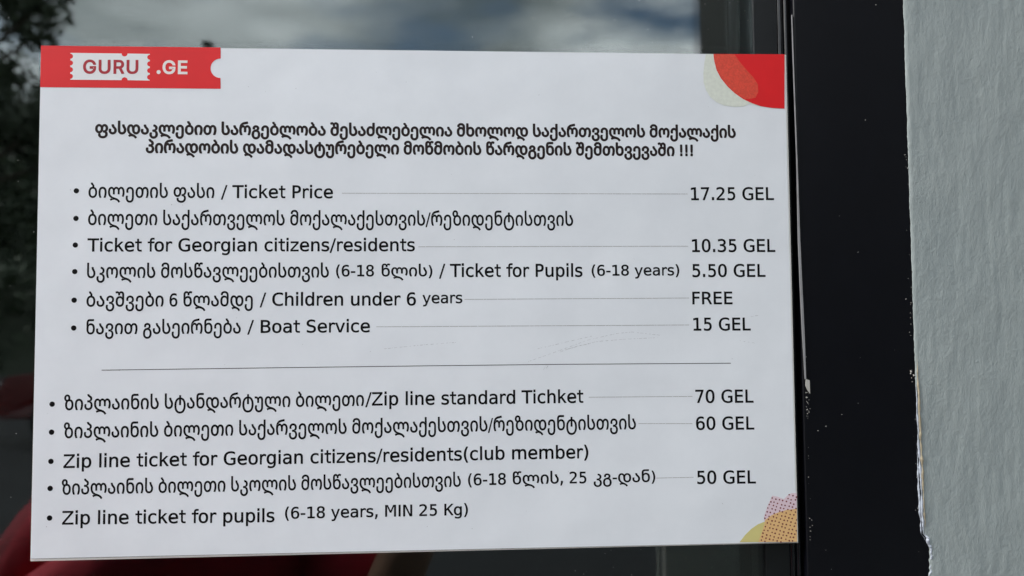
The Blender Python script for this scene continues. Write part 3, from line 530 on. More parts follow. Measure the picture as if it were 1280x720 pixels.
'წ':(605,'312,-10 242,-2 183,20 151,44 124,74 103,111 82,177 75,257 75,603 81,655 97,697 123,729 156,752 194,766 235,770 270,767 305,756 336,734 359,697 362,697 384,734 411,756 441,767 472,770 500,769 524,764 566,750 544,683 510,693 473,698 447,694 425,680 408,659 403,629 403,581 318,581 318,629 313,658 297,680 273,695 242,700 219,697 200,689 184,674 173,655 165,631 163,601 163,505 161,469 157,437 163,437 181,458 203,477 227,493 256,506 290,513 329,516 392,508 446,486 490,448 523,397 543,333 550,257 543,177 520,111 497,74 470,44 436,20 379,-2;312,63 358,69 395,87 423,115 443,153 455,200 459,255 455,306 444,352 424,390 397,418 361,437 317,443 264,437 224,420 195,392 176,355 166,309 162,256 162,240 166,192 177,149 196,113 224,85 263,69'),
'ხ':(605,'312,-10 241,-2 183,21 136,60 102,113 82,183 75,267 75,760 163,760 163,546 161,506 157,467 163,467 181,488 203,507 227,523 256,536 290,543 329,546 391,538 445,515 490,476 523,421 543,352 550,267 543,183 520,114 497,76 470,45 436,21 379,-2;312,63 358,69 395,87 423,116 443,156 455,206 459,265 455,324 443,375 424,417 396,448 360,467 317,473 264,467 223,449 195,420 177,379 166,328 162,266 162,250 166,197 177,152 196,114 224,86 263,69'),
},
'logo': {
'G':(520,'269,-7 205,1 149,25 104,64 69,116 47,179 40,254 47,329 69,393 103,445 149,484 203,508 265,516 304,513 340,504 374,489 403,469 429,445 449,416 465,384 474,349 408,349 399,372 387,393 373,411 356,427 337,439 315,448 291,454 265,456 222,450 183,432 150,404 125,364 109,314 103,254 109,194 125,145 151,105 184,76 224,59 269,53 309,57 345,71 374,93 396,123 410,160 415,202 434,199 283,199 283,256 478,256 478,200 471,141 451,91 419,50 377,19 326,0'),
'U':(517,'259,-8 203,-2 154,15 114,43 85,80 66,124 60,173 60,509 124,509 124,178 128,144 141,113 160,87 187,68 220,56 259,52 298,56 331,68 357,87 377,113 389,144 393,178 393,509 457,509 457,173 451,124 433,80 403,43 363,15 315,-2'),
'R':(449,'60,0 60,509 236,509 290,504 333,489 367,465 390,433 405,395 409,352 405,309 390,271 367,240 333,217 289,203 236,198 125,198 125,0;125,255 234,255 269,258 298,267 319,281 334,300 342,324 345,352 342,380 334,405 319,425 298,440 269,449 233,452 125,452;353,0 230,229 303,229 428,0'),
'E':(419,'60,0 60,509 372,509 372,452 125,452 125,286 355,286 355,229 125,229 125,57 375,57 375,0'),
}}
TEXT = [
 ('notice_heading', [('ფასდაკლებით სარგებლობა შესაძლებელია მხოლოდ საქართველოს მოქალაქის','b',5.40,[(-192.78, 247.89), (-28.57, 247.57), (191.64, 247.7)]),]),
 ('notice_heading', [('პირადობის დამადასტურებელი მოწმობის წარდგენის შემთხვევაში !!!','b',5.51,[(-163.47, 236.73), (164.46, 236.18)]),]),
 ('price_line', [('ბილეთის ფასი','g',6.21,[(-196.11, 209.93), (-123.53, 209.87)]),('/ Ticket Price','l',7.46,[(-119.81, 209.82), (-54.02, 209.75)]),]),
 ('price_line', [('ბილეთი საქართველოს მოქალაქესთვის/რეზიდენტისთვის','g',6.35,[(-196.06, 193.82), (90.15, 193.1)]),]),
 ('price_line', [('Ticket for Georgian citizens/residents','l',7.46,[(-196.15, 178.2), (-5.39, 177.91)]),]),
 ('price_line', [('სკოლის მოსწავლეებისთვის','g',6.20,[(-196.1, 162.71), (-56.27, 162.4)]),('(6-18','l',6.60,[(-52.13, 162.95), (-29.71, 162.9)]),('წლის)','g',5.28,[(-25.22, 162.83), (4.97, 162.74)]),('/ Ticket for Pupils','l',7.62,[(8.89, 162.34), (95.49, 162.09)]),('(6-18 years)','l',6.36,[(101.01, 162.65), (154.89, 162.65)]),]),
 ('price_line', [('ბავშვები 6 წლამდე','g',6.14,[(-196.12, 145.97), (-100.65, 145.57)]),('/ Children under 6','l',7.51,[(-96.71, 145.78), (-4.83, 145.41)]),('years','l',6.38,[(-1.02, 146.58), (22.83, 146.57)]),]),
 ('price_line', [('ნავით გასეირნება','g',6.12,[(-195.84, 129.85), (-107.47, 129.6)]),('/ Boat Service','l',7.36,[(-103.77, 129.8), (-32.05, 129.67)]),]),
 ('price_line', [('ზიპლაინის სტანდარტული ბილეთი','g',6.19,[(-207.67, 86.06), (-121.36, 86.11), (-35.53, 86.24)]),('/Zip line standard Tichket','l',7.60,[(-34.82, 86.32), (95.05, 86.27)]),]),
 ('price_line', [('ზიპლაინის ბილეთი საქარველოს მოქალაქესთვის/რეზიდენტისთვის','g',6.25,[(-207.59, 69.98), (-43.92, 70.03), (47.7, 70.21), (126.76, 70.04)]),]),
 ('price_line', [('Zip line ticket for Georgian citizens/residents(club member)','l',7.55,[(-207.41, 52.89), (-70.98, 52.99), (47.58, 53.29), (97.69, 53.22)]),]),
 ('price_line', [('ზიპლაინის ბილეთი სკოლის მოსწავლეებისთვის','g',6.12,[(-208.1, 37.66), (-74.93, 37.7), (21.46, 37.87)]),('(6-18','l',6.59,[(25.63, 38.45), (48.18, 38.53)]),('წლის,','g',5.29,[(52.23, 38.55), (82.22, 38.59)]),('25','l',6.63,[(86.2, 38.51), (96.3, 38.41)]),('კგ-დან)','g',5.23,[(100.64, 38.47), (138.02, 38.47)]),]),
 ('price_line', [('Zip line ticket for pupils','l',7.47,[(-207.55, 20.68), (-87.17, 19.51)]),('(6-18 years, MIN 25 Kg)','l',6.55,[(-81.2, 21.23), (25.54, 21.17)]),]),
 ('price', [('17.25 GEL','l',7.70,[(162.94, 208.8), (214.9, 208.95)]),]),
 ('price', [('10.35 GEL','l',7.65,[(162.98, 176.92), (214.98, 176.87)]),]),
 ('price', [('5.50 GEL','l',7.62,[(162.94, 161.64), (208.49, 161.53)]),]),
 ('price', [('FREE','l',7.43,[(162.62, 144.94), (187.51, 144.88)]),]),
 ('price', [('15 GEL','l',7.57,[(162.91, 128.98), (198.5, 128.78)]),]),
 ('price', [('70 GEL','l',7.65,[(163.31, 85.25), (199.24, 84.96)]),]),
 ('price', [('60 GEL','l',7.62,[(163.39, 69.09), (199.37, 68.73)]),]),
 ('price', [('50 GEL','l',7.57,[(163.51, 36.75), (199.61, 36.34)]),]),
]
BULLETS = [(-203.03, 213.89), (-202.96, 197.6), (-203.04, 181.93), (-203.07, 166.35), (-203.13, 149.66), (-203.06, 133.44), (-214.39, 89.51), (-214.39, 73.43), (-214.42, 56.72), (-214.56, 41.3), (-214.54, 24.47)]
LEADERS = [[(-48.73, 212.69), (160.92, 212.5)], [(-3.33, 180.41), (160.57, 180.41)], [(24.13, 148.72), (160.72, 148.71)], [(-28.28, 132.72), (160.41, 132.31)], [(98.38, 89.43), (161.56, 89.08)], [(128.26, 73.22), (161.25, 72.73)], [(138.69, 40.55), (161.38, 40.65)]]
RULE = [(-186.87, 108.81), (-70.65, 109.15), (4.58, 109.28), (81.2, 109.31), (185.65, 108.86)]
SCRATCHES = [[(61.93, 111.14), (81.29, 117.65), (98.33, 123.74), (115.42, 127.45), (125.21, 128.33), (142.33, 126.25)], [(82.74, 117.64), (103.18, 122.73), (120.26, 124.02), (140.83, 124.81)], [(67.78, 118.74), (86.19, 122.89), (100.79, 126.13)], [(81.28, 116.69), (91.0, 119.96), (100.73, 121.79)], [(-23.79, 119.63), (-0.13, 121.78), (18.9, 123.03)], [(73.95, 108.62), (72.48, 106.24)], [(72.99, 109.11), (71.03, 105.78)], [(198.44, 136.98), (203.45, 137.92)], [(191.65, 122.41), (201.56, 120.86)]]
BAND = [(-224.84, 300.21), (-120.79, 300.35), (-120.55, 275.33), (-224.8, 275.34)]
NOTCH = [(-120.67, 287.73), (-126.57, 287.67)]
BADGE = [(-207.88, 296.03), (-161.99, 295.94), (-161.9, 279.87), (-207.67, 279.95)]
BADGE_NOTCH = [(-176.65, 296.01), (-176.4, 279.97)]
LOGO = [('GURU', 'red', 8.26, (-200.48, 283.72), (-168.54, 283.9)), ('GE', 'white', 8.12, (-154.53, 283.99), (-139.99, 283.99))]
LOGO_DOT = [(-156.77, 285.03)]
RED_CORNER = [(178.73, 299.88), (179.19, 295.41), (180.48, 289.83), (183.17, 284.63), (187.26, 279.44), (191.72, 275.3), (196.89, 271.72), (202.44, 269.11), (208.01, 267.27), (215.02, 266.28), (222.89, 265.92), (223.74, 300.18)]
STREAK = [(178.86, 299.74), (191.9, 299.82), (195.3, 294.89), (199.06, 290.38), (203.52, 285.53), (206.37, 281.01), (206.46, 276.12), (204.63, 272.62), (201.1, 271.89), (197.94, 271.72), (191.73, 275.71), (187.54, 279.79), (183.46, 284.98), (180.76, 289.98), (179.4, 295.41)]
SAGE = [(178.72, 299.74), (174.04, 299.68), (172.88, 293.94), (172.19, 287.66), (172.22, 282.08), (173.59, 277.22), (176.29, 272.73), (180.07, 269.63), (184.91, 267.58), (191.18, 266.8), (196.79, 267.12), (201.03, 268.75), (208.01, 267.27), (196.89, 271.72), (187.26, 279.44), (180.48, 289.83)]
OLIVE = [(188.64, 1.39), (192.15, 5.6), (195.98, 9.15), (200.14, 11.83), (204.28, 13.27), (209.13, 15.48), (212.6, 17.4), (218.11, 17.94), (220.43, 0.91)]
PINK = [(209.31, 28.76), (212.86, 28.02), (216.6, 26.48), (218.72, 28.57), (221.16, 29.99), (224.47, 30.05), (224.16, 17.82), (215.36, 18.0), (204.27, 12.93), (204.01, 16.25), (206.2, 22.18)]
TAN = [(200.24, 1.25), (202.2, 6.36), (204.1, 11.61), (204.65, 14.25), (208.48, 16.95), (212.63, 18.59), (218.16, 20.07), (224.37, 20.6), (224.07, 0.83)]
CORNERS_FILM = [(-224.84, 300.06), (223.76, 299.84), (223.89, 0.65), (-224.57, 1.7)]
FILM_SLIVER = [(228.98, 325.29), (229.29, 325.29), (229.66, 283.8), (230.3, 233.64), (230.74, 183.97), (231.38, 154.4), (232.02, 124.99), (232.23, 98.67), (231.43, 98.68), (230.61, 125.0), (229.97, 154.4), (229.53, 183.98), (229.8, 233.64), (229.25, 283.8)]
FLAKE = [(232.13, 98.67), (234.36, 97.92), (234.39, 89.9), (232.71, 92.35), (231.78, 94.79)]


def contours_of(s):
    return [[tuple(map(float, p.split(','))) for p in c.split()] for c in s.split(';')]

def offset_contour(c, d):
    n = len(c)
    out = []
    for i in range(n):
        p, q, r = c[i - 1], c[i], c[(i + 1) % n]
        a = Vector((q[0] - p[0], q[1] - p[1])).normalized()
        b = Vector((r[0] - q[0], r[1] - q[1])).normalized()
        n1, n2 = Vector((-a.y, a.x)), Vector((-b.y, b.x))
        s = n1 + n2
        k = s.length_squared
        s = s * (2 / max(k, 1.6)) if k > 1e-6 else n1
        out.append((q[0] + s.x * d, q[1] + s.y * d))
    return out

def lay_text(txt, kind, h, base, weight=0.0):
    """returns the filled contours of txt set along the baseline points base (mm)"""
    geo = kind in 'gb'
    fl = 1.25 if geo else 1.0
    x = 0
    runs = []
    for ch in txt:
        if ch == ' ':
            x += 262 if geo else 227
            continue
        if geo and ch in GLYPHS['georgian']:
            adv, cs, k, up = *GLYPHS['georgian'][ch], 1.0, 546
        else:
            adv, cs = GLYPHS['latin'][ch]
            k = fl
        for key in ((ch, 'm2') if ch == 'm' and not (geo and ch in GLYPHS['georgian']) else (ch,)):
            cc = contours_of(GLYPHS['latin'][key][1]) if key == 'm2' else contours_of(cs)
            if weight:
                cc = [offset_contour(c, weight / k) for c in cc]
            runs.append([[(x + px * k, py * k) for px, py in c] for c in cc])
        x += adv * k
    xs = [p[0] for r in runs for c in r for p in c]
    a, b = min(xs), max(xs)
    X0, X1 = base[0][0], base[-1][0]
    sx = (X1 - X0) / (b - a)
    sy = h / (546 if geo else 520)
    def put(p):
        X = X0 + (p[0] - a) * sx
        for q, r in zip(base, base[1:]):
            if X <= r[0] or r is base[-1]:
                Z = q[1] + (r[1] - q[1]) * (X - q[0]) / (r[0] - q[0])
                break
        return (X, Z + p[1] * sy)
    return [[[put(p) for p in c] for c in r] for r in runs]

def text_mesh(name, segs, y, m, parent, weight=0.0, spread=0.0):
    V, F = [], []
    for txt, kind, h, base in segs:
        for k, r in enumerate(lay_text(txt, kind, h, base, weight + (4 if kind == 'g' else 0))):
            vs, fs = fill_contours(r)
            n = len(V)
            # heavy letters: the stroke is widened by overprinting it a hair to each side
            moves = [(0, 0)] + ([(spread, 0), (-spread, 0), (0, spread), (0, -spread)] if spread else [])
            for q, (mx_, mz_) in enumerate(moves):
                n = len(V)
                yy = y - 0.00001 * (k % 2) - 0.000002 * q
                V += [((x + mx_) / 1000, yy, (z + mz_) / 1000) for x, z in vs]
                for f in fs:
                    a, b, c = (Vector(V[n + i]) for i in f[:3])
                    g = tuple(n + i for i in f)
                    F.append(g if (b - a).cross(c - a).y < 0 else g[::-1])
    return obj(name, V, F, m, parent)

# ================================================================ THE BUILDING
# outer plaster wall: fine relief and a ragged painted edge beside the window frame
def edge_x(z):
    """left limit of the plaster, metres, z measured from the sign's lower edge"""
    e = 0.3013 + 0.00035 * noise.noise((0, 3.1, z * 90)) + 0.0003 * noise.noise((0, 7.7, z * 420))
    t = max(0.0, min(1.0, (0.004 - z) / 0.006)) * max(0.0, min(1.0, (z + 0.045) / 0.02))
    e += t * (0.0030 + 0.0022 * noise.noise((2, 1, z * 260)))
    e += 0.0022 * max(0.0, min(1.0, (0.10 - z) / 0.12))
    return e
xs = [-0.0012, -0.0004, 0, 0.0003, 0.0007, 0.0012, 0.0018, 0.0026]
while xs[-1] < 0.10: xs.append(xs[-1] + 0.0011)
while xs[-1] < 4.7: xs.append(xs[-1] * 1.25)
zs = [-1.4, -1.0, -0.6, -0.3, -0.15, -0.09, -0.06]
while zs[-1] < 0.36: zs.append(zs[-1] + 0.0016)
zs += [0.40, 0.5, 0.7, 1.1, 1.6, 2.2]
V, F = [], []
for z in zs:
    e = edge_x(z)
    for i, x in enumerate(xs):
        if i == 0: y = 0.012
        elif i == 1: y = 0.0008
        else:
            y = -0.0002 - 0.0006 * (1 - math.exp(-x / 0.0012))
            y += 0.00035 * noise.noise((x * 60, 0, z * 22)) + 0.00022 * noise.noise((x * 240, 4, z * 60))
            y -= 0.0002 * math.exp(-((x - 0.0016) / 0.0012) ** 2) * (0.5 + noise.noise((1, 2, z * 130)))
        V.append((e + x, y, z + 1.4))
w = len(xs)
for j in range(len(zs) - 1):
    for i in range(w - 1):
        a = j * w + i
        F.append((a, a + 1, a + w + 1, a + w))
def quadbox(x0, x1, y0, y1, z0, z1):
    n = len(V)
    V.extend([(x, y, z) for z in (z0, z1) for y in (y0, y1) for x in (x0, x1)])
    for f in ((0, 1, 5, 4), (2, 6, 7, 3), (0, 4, 6, 2), (1, 3, 7, 5), (4, 5, 7, 6), (0, 2, 3, 1)):
        F.append(tuple(n + k for k in f))
quadbox(-5.0, -1.3, -0.0038, 0.26, 0, 3.6)
quadbox(-1.3, 0.305, -0.0038, 0.26, 2.301, 3.6)
quadbox(-1.3, 0.305, -0.0038, 0.26, 0, 0.439)
wall = obj('plaster_wall', V, F, M['wall'], smooth=True)
for p in wall.data.polygons[-18:]:
    p.use_smooth = False
tag(wall, 'grey painted plaster wall with vertical brush marks to the right of the black frame', 'wall')

# pale ridge of paint and caulk that squeezes out between frame and plaster, lower part
def strip_part(name, z0, z1, xoff, rad, m, seed, parent, yy=-0.0026):
    V, F = [], []
    n = 90
    for i in range(n + 1):
        z = z0 + (z1 - z0) * i / n
        fade = min(1, (i + 0.3) / 8, (n - i + 0.3) / 22)
        r = rad * fade * (0.75 + 0.7 * noise.noise((seed, 0, z * 210)) + 0.4 * noise.noise((seed, 5, z * 700)))
        r = max(r, 0.00005)
        cx = edge_x(z) + xoff + 0.0004 * noise.noise((seed, 9, z * 120))
        for k in range(7):
            a = 2 * math.pi * k / 7
            V.append((cx + math.cos(a) * r, yy + math.sin(a) * r * 0.8, 1.4 + z))
    for i in range(n):
        for k in range(7):
            a = i * 7 + k
            b = i * 7 + (k + 1) % 7
            F.append((a, b, b + 7, a + 7))
    return obj(name, V, F, m, parent, smooth=True)
strip_part('paint_ridge', 0.001, 0.098, -0.0002, 0.0008, M['ridge'], 1.5, wall, -0.0006)
strip_part('paint_ridge', 0.000, 0.055, -0.0014, 0.0006, M['ridge'], 6.5, wall, -0.0002)
strip_part('caulk_bead', 0.008, 0.112, 0.0009, 0.0008, M['caulk'], 3.5, wall, -0.0010)
strip_part('paint_ridge', -0.012, 0.006, 0.0008, 0.0012, M['ridge'], 9.5, wall, -0.0004)
strip_part('paint_ridge', -0.040, -0.014, 0.0006, 0.0008, M['ridge'], 4.2, wall, -0.0004)

# ---------------------------------------------------------------- window
win = empty('window', (-0.5, 0.0, 0.44), 'black framed window with mirroring dark glass behind the price sign', 'window')
def wbox(name, x0, x1, y0, y1, z0, z1, m, bevel=0.0, seg=2):
    bm = bmesh.new()
    box(bm, x0 + 0.5, x1 + 0.5, y0, y1, z0 - 0.44, z1 - 0.44, bevel, seg)
    return bobj(name, bm, m, win)
wbox('frame_jamb', 0.2302, 0.3150, 0.0, 0.07, 0.4402, 2.30, M['black_frame'], 0.0010, 3)
wbox('frame_jamb', -1.2990, -1.2277, 0.0, 0.07, 0.4402, 2.30, M['black_frame'], 0.0010, 3)
wbox('frame_head', -1.2277, 0.2301, 0.0005, 0.07, 2.229, 2.2998, M['black_frame'], 0.0010, 3)
wbox('frame_sill', -1.2277, 0.2301, 0.0005, 0.07, 0.4404, 0.511, M['black_frame'], 0.0010, 3)
# sash behind and beside the rubber
wbox('sash_stile', 0.2060, 0.2215, 0.0042, 0.05, 0.519, 2.221, M['bead'], 0.0006)
wbox('sash_stile', -1.2190, -1.2035, 0.0042, 0.05, 0.519, 2.221, M['bead'], 0.0006)
wbox('sash_rail', -1.2035, 0.2060, 0.0045, 0.05, 2.205, 2.221, M['bead'], 0.0006)
wbox('sash_rail', -1.2035, 0.2060, 0.0045, 0.05, 0.519, 0.535, M['bead'], 0.0006)
def gasket(name, x, y, r, z0, z1, seed):
    V, F = [], []
    n = 260
    for i in range(n + 1):
        z = z0 + (z1 - z0) * i / n
        cx = x + 0.00018 * noise.noise((seed, 0, z * 14))
        cr = r * (1 + 0.06 * noise.noise((seed, 3, z * 40)))
        for k in range(9):
            a = math.pi + math.pi * k / 8
            V.append((cx + math.cos(a) * cr + 0.5, y + math.sin(a) * cr, z - 0.44))
    for i in range(n):
        for k in range(8):
            a = i * 9 + k
            F.append((a, a + 1, a + 10, a + 9))
    return obj(name, V, F, M['gasket'], win, smooth=True)
gasket('rubber_gasket', 0.2236, 0.0062, 0.0022, 0.519, 2.221, 1.1)
gasket('rubber_gasket', 0.2272, 0.0050, 0.0015, 0.519, 2.221, 4.4)
wbox('rebate', 0.2216, 0.2302, 0.0085, 0.05, 0.515, 2.225, M['gasket'])
wbox('rebate', -1.2276, -1.2191, 0.0085, 0.05, 0.515, 2.225, M['gasket'])
wbox('rebate', -1.2190, 0.2215, 0.0086, 0.05, 2.2212, 2.2289, M['gasket'])
wbox('rebate', -1.2190, 0.2215, 0.0086, 0.05, 0.5111, 0.5188, M['gasket'])
wbox('glass_pane', -1.2034, 0.2059, 0.0062, 0.0102, 0.5352, 2.2048, M['glass'])
wbox('glass_pane', -1.2034, 0.2059, 0.0262, 0.0302, 0.5352, 2.2048, M['glass'])

def plate(name, pts, y0, y1, m, parent, ox=0.0, oz=0.0):
    """thin plate with an outline in millimetres from the sign's origin"""
    n = len(pts)
    V = [(x / 1000 + ox, y0, z / 1000 + oz) for x, z in pts] + [(x / 1000 + ox, y1, z / 1000 + oz) for x, z in pts]
    bm = bmesh.new()
    vs = [bm.verts.new(v) for v in V]
    bm.faces.new(vs[:n])
    bm.faces.new(vs[n:][::-1])
    for i in range(n):
        bm.faces.new((vs[i], vs[(i + 1) % n], vs[n + (i + 1) % n], vs[n + i]))
    bmesh.ops.recalc_face_normals(bm, faces=bm.faces[:])
    bmesh.ops.triangulate(bm, faces=bm.faces[:])
    return bobj(name, bm, m, parent)
plate('torn_film_edge', FILM_SLIVER, -0.0005, 0.0004, M['sliver'], win, 0.5, 0.96)
plate('film_flake', FLAKE, -0.0006, 0.0003, M['flake'], win, 0.5, 0.96)

def specks(name, n, fx, fy, fz, size, m, parent, ox, oz, seed):
    rnd = random.Random(seed)
    V, F = [], []
    for _ in range(n):
        x, z = fx(rnd), fz(rnd)
        s = size * rnd.uniform(0.4, 1.2)
        k = len(V)
        a0 = rnd.random() * 6
        V.append((x + ox, fy - s * 0.6, z + oz))
        q = rnd.choice((4, 5, 5, 6))
        for i in range(q):
            a = a0 + 2 * math.pi * i / q
            r = s * rnd.uniform(0.5, 1.1)
            V.append((x + math.cos(a) * r + ox, fy, z + math.sin(a) * r * rnd.uniform(0.7, 1.6) + oz))
        for i in range(q):
            F.append((k, k + 1 + i, k + 1 + (i + 1) % q))
    o = obj(name, V, F, m, parent)
    o['kind'] = 'stuff'
    return o
U = lambda a, b: (lambda r: r.uniform(a, b))
specks('dust', 70, U(0.06, 0.206), 0.0061, U(0.295, 0.40), 0.00022, M['dust'], win, 0.5, 0.96, 1)
specks('dust', 45, U(-0.26, 0.206), 0.0061, U(0.295, 0.40), 0.00020, M['dust'], win, 0.5, 0.96, 2)
specks('dust', 60, U(0.08, 0.206), 0.0061, U(-0.05, 0.004), 0.00022, M['dust'], win, 0.5, 0.96, 3)
specks('dust', 26, U(-0.30, -0.225), 0.0061, U(-0.03, 0.36), 0.00020, M['dust'], win, 0.5, 0.96, 4)
specks('dust', 16, U(0.232, 0.300), -0.0001, U(-0.03, 0.36), 0.00026, M['dust'], win, 0.5, 0.96, 5)
specks('chips', 22, lambda r: 0.2322 + abs(r.gauss(0, 0.0009)), -0.0001, lambda r: r.uniform(0.0, 0.118), 0.0003, M['flake'], win, 0.5, 0.96, 6)
specks('chips', 20, lambda r: 0.2330 + r.gauss(0, 0.0008), -0.0001, lambda r: r.gauss(0.082, 0.006), 0.00034, M['flake'], win, 0.5, 0.96, 8)
specks('chips', 30, lambda r: 0.3006 - abs(r.gauss(0, 0.0016)), -0.0001, lambda r: r.uniform(-0.02, 0.24), 0.00030, M['flake'], win, 0.5, 0.96, 7)
specks('chips', 3, lambda r: 0.2990 + r.gauss(0, 0.0006), -0.0001, lambda r: r.gauss(0.101, 0.001), 0.0011, M['flake'], win, 0.5, 0.96, 9)

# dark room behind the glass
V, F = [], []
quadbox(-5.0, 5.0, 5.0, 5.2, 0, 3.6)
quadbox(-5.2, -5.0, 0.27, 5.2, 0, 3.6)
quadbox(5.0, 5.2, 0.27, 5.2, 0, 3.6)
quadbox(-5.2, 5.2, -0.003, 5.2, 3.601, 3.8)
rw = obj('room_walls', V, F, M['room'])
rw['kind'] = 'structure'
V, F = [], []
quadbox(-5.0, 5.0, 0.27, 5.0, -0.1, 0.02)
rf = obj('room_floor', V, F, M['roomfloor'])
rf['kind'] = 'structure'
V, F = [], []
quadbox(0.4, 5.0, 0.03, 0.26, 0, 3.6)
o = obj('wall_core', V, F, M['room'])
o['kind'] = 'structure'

# ================================================================ THE PRICE SIGN
sign = empty('price_sign', (0, 0, 1.40), 'white ticket price sign with red corner shapes, fixed on the dark window', 'sign')
bm = bmesh.new()
box(bm, -0.225, 0.225, 0.0, 0.0030, 0.0, 0.30, 0.00025, 1)
bobj('board', bm, M['board'], sign)
film = plate('printed_film', CORNERS_FILM, -0.0003, -0.00002, M['film'], sign)
Y0 = -0.00034
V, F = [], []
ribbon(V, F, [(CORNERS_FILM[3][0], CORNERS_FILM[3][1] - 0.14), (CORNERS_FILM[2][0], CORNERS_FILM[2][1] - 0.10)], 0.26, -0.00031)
obj('film_edge_shadow', V, F, M['grey_ink'], sign)  # laminate edge, with the film's inset shadow put into the grey
LY = 0.00004
for name, segs in TEXT:
    head = name == 'notice_heading'
    text_mesh(name, segs, Y0, M['brown_ink' if head else 'black_ink'], sign, 18 if head else 13, 0.20 if head else 0.0)
def disc(cx, cz, r, n=20, a0=0, a1=2 * math.pi):
    return [(cx + r * math.cos(a0 + (a1 - a0) * i / n), cz + r * math.sin(a0 + (a1 - a0) * i / n)) for i in range(n)]
for x, z in BULLETS:
    sheet('bullet_point', [disc(x, z, 1.55)], Y0, M['black_ink'], sign)
for q in LEADERS:
    V, F = [], []
    x0, z0 = q[0]
    x1, z1 = q[1]
    x = x0
    while x < x1:                                   # a fine row of printed dots
        e = min(x + random.uniform(1.0, 7.0), x1)
        f = lambda t: z0 + (z1 - z0) * (t - x0) / (x1 - x0)
        ribbon(V, F, [(x, f(x)), (e, f(e))], 0.24, Y0)
        x = e + random.uniform(0.1, 0.3)
    obj('leader_line', V, F, M['grey_ink'], sign)
V, F = [], []
ribbon(V, F, RULE, 0.42, Y0)
obj('divider_line', V, F, M['rule_ink'], sign)
V, F = [], []
for q in SCRATCHES:
    for (a, b), (c, d) in zip(q, q[1:]):
        L_ = math.hypot(c - a, d - b)
        t = 0
        while t < L_:
            e = min(L_, t + random.uniform(0.5, 2.2))
            ribbon(V, F, [(a + (c - a) * t / L_, b + (d - b) * t / L_), (a + (c - a) * e / L_, b + (d - b) * e / L_)], random.uniform(0.08, 0.17), Y0)
            t = e + random.uniform(0.3, 1.8)
o = obj('scratches', V, F, M['scratch'], sign)
o['kind'] = 'stuff'
V, F = [], []
rnd = random.Random(12)
for _ in range(46):
    x, z = rnd.uniform(-220, 220), rnd.uniform(8, 292)
    ribbon(V, F, [(x, z), (x + rnd.uniform(-.5, .5), z + rnd.uniform(-.4, .4))], rnd.uniform(0.12, 0.34), Y0)
o = obj('dirt_specks', V, F, M['scratch'], sign)
o['kind'] = 'stuff'

# red ticket shaped band, upper left
(bx0, bz0), (bx1, bz1), (bx2, bz2), (bx3, bz3) = BAND
(nx, nz), (nx2, _) = NOTCH
nr = nx - nx2
c = [(bx0, bz0), (bx1, bz1)] + [(nx + nr * math.cos(a), nz + nr * math.sin(a)) for a in [math.pi / 2 + math.pi * i / 16 for i in range(17)]] + [(bx2, bz2), (bx3, bz3)]
band = sheet('header_band', [c], Y0 - LY, M['red_ink'], sign)
(ax, az), (b_x, b_z), (cx_, cz_), (dx_, dz_) = BADGE
def scallop(p, q, n, r, inward):
    out = []
    for k in range(n):
        t = (k + 0.5) / n
        cx, cz = p[0] + (q[0] - p[0]) * t, p[1] + (q[1] - p[1]) * t
        d = Vector((q[0] - p[0], q[1] - p[1])).normalized()
        for i in range(7):
            a = math.pi * i / 6
            out.append((cx - d.x * r * math.cos(a) + inward[0] * r * math.sin(a), cz - d.y * r * math.cos(a) + inward[1] * r * math.sin(a)))
    return out
(tx, tz), (ux, uz) = BADGE_NOTCH
badge_c = [(ax, az)] + [(tx + 1.75 * math.cos(a), tz + 1.75 * math.sin(a)) for a in [math.pi + math.pi * i / 10 for i in range(11)]] \
    + [(b_x, b_z)] + scallop((b_x, b_z), (cx_, cz_), 4, 1.55, (-1, 0)) + [(cx_, cz_)] \
    + [(ux + 1.75 * math.cos(a), uz + 1.75 * math.sin(a)) for a in [math.pi * i / 10 for i in range(11)]] \
    + [(dx_, dz_)] + scallop((dx_, dz_), (ax, az), 4, 1.55, (1, 0))
sheet('ticket_badge', [badge_c], Y0 - 2 * LY, M['badge'], band)
for txt, colr, h, p, q in LOGO:
    V, F = [], []
    x = 0
    runs = []
    for ch in txt:
        adv, cs_ = GLYPHS['logo'][ch]
        for c in ([contours_of(cs_)[:2], contours_of(cs_)[2:]] if ch == 'R' else [contours_of(cs_)]):
            runs.append([[(x + a, b) for a, b in offset_contour(q, 22)] for q in c])
        x += adv + 34
    xx = [p_[0] for r in runs for c in r for p_ in c]
    s = (q[0] - p[0]) / (max(xx) - min(xx))
    sy = h / 540
    for k_, r in enumerate(runs):
        vs, fs = fill_contours([[(p[0] + (a - min(xx)) * s, p[1] + (q[1] - p[1]) * ((a - min(xx)) * s) / (q[0] - p[0]) + (b + 14) * sy) for a, b in c] for c in r])
        n = len(V)
        V += [(a / 1000, Y0 - 3 * LY - 0.00001 * (k_ % 2), b / 1000) for a, b in vs]
        for f in fs:
            A, B, C_ = (Vector(V[n + i]) for i in f[:3])
            g = tuple(n + i for i in f)
            F.append(g if (B - A).cross(C_ - A).y < 0 else g[::-1])
    obj('logo_lettering', V, F, M['dark_red_ink' if colr == 'red' else 'white_ink'], band)
sheet('logo_dot', [disc(LOGO_DOT[0][0], LOGO_DOT[0][1], 1.2)], Y0 - 3 * LY, M['white_ink'], band)

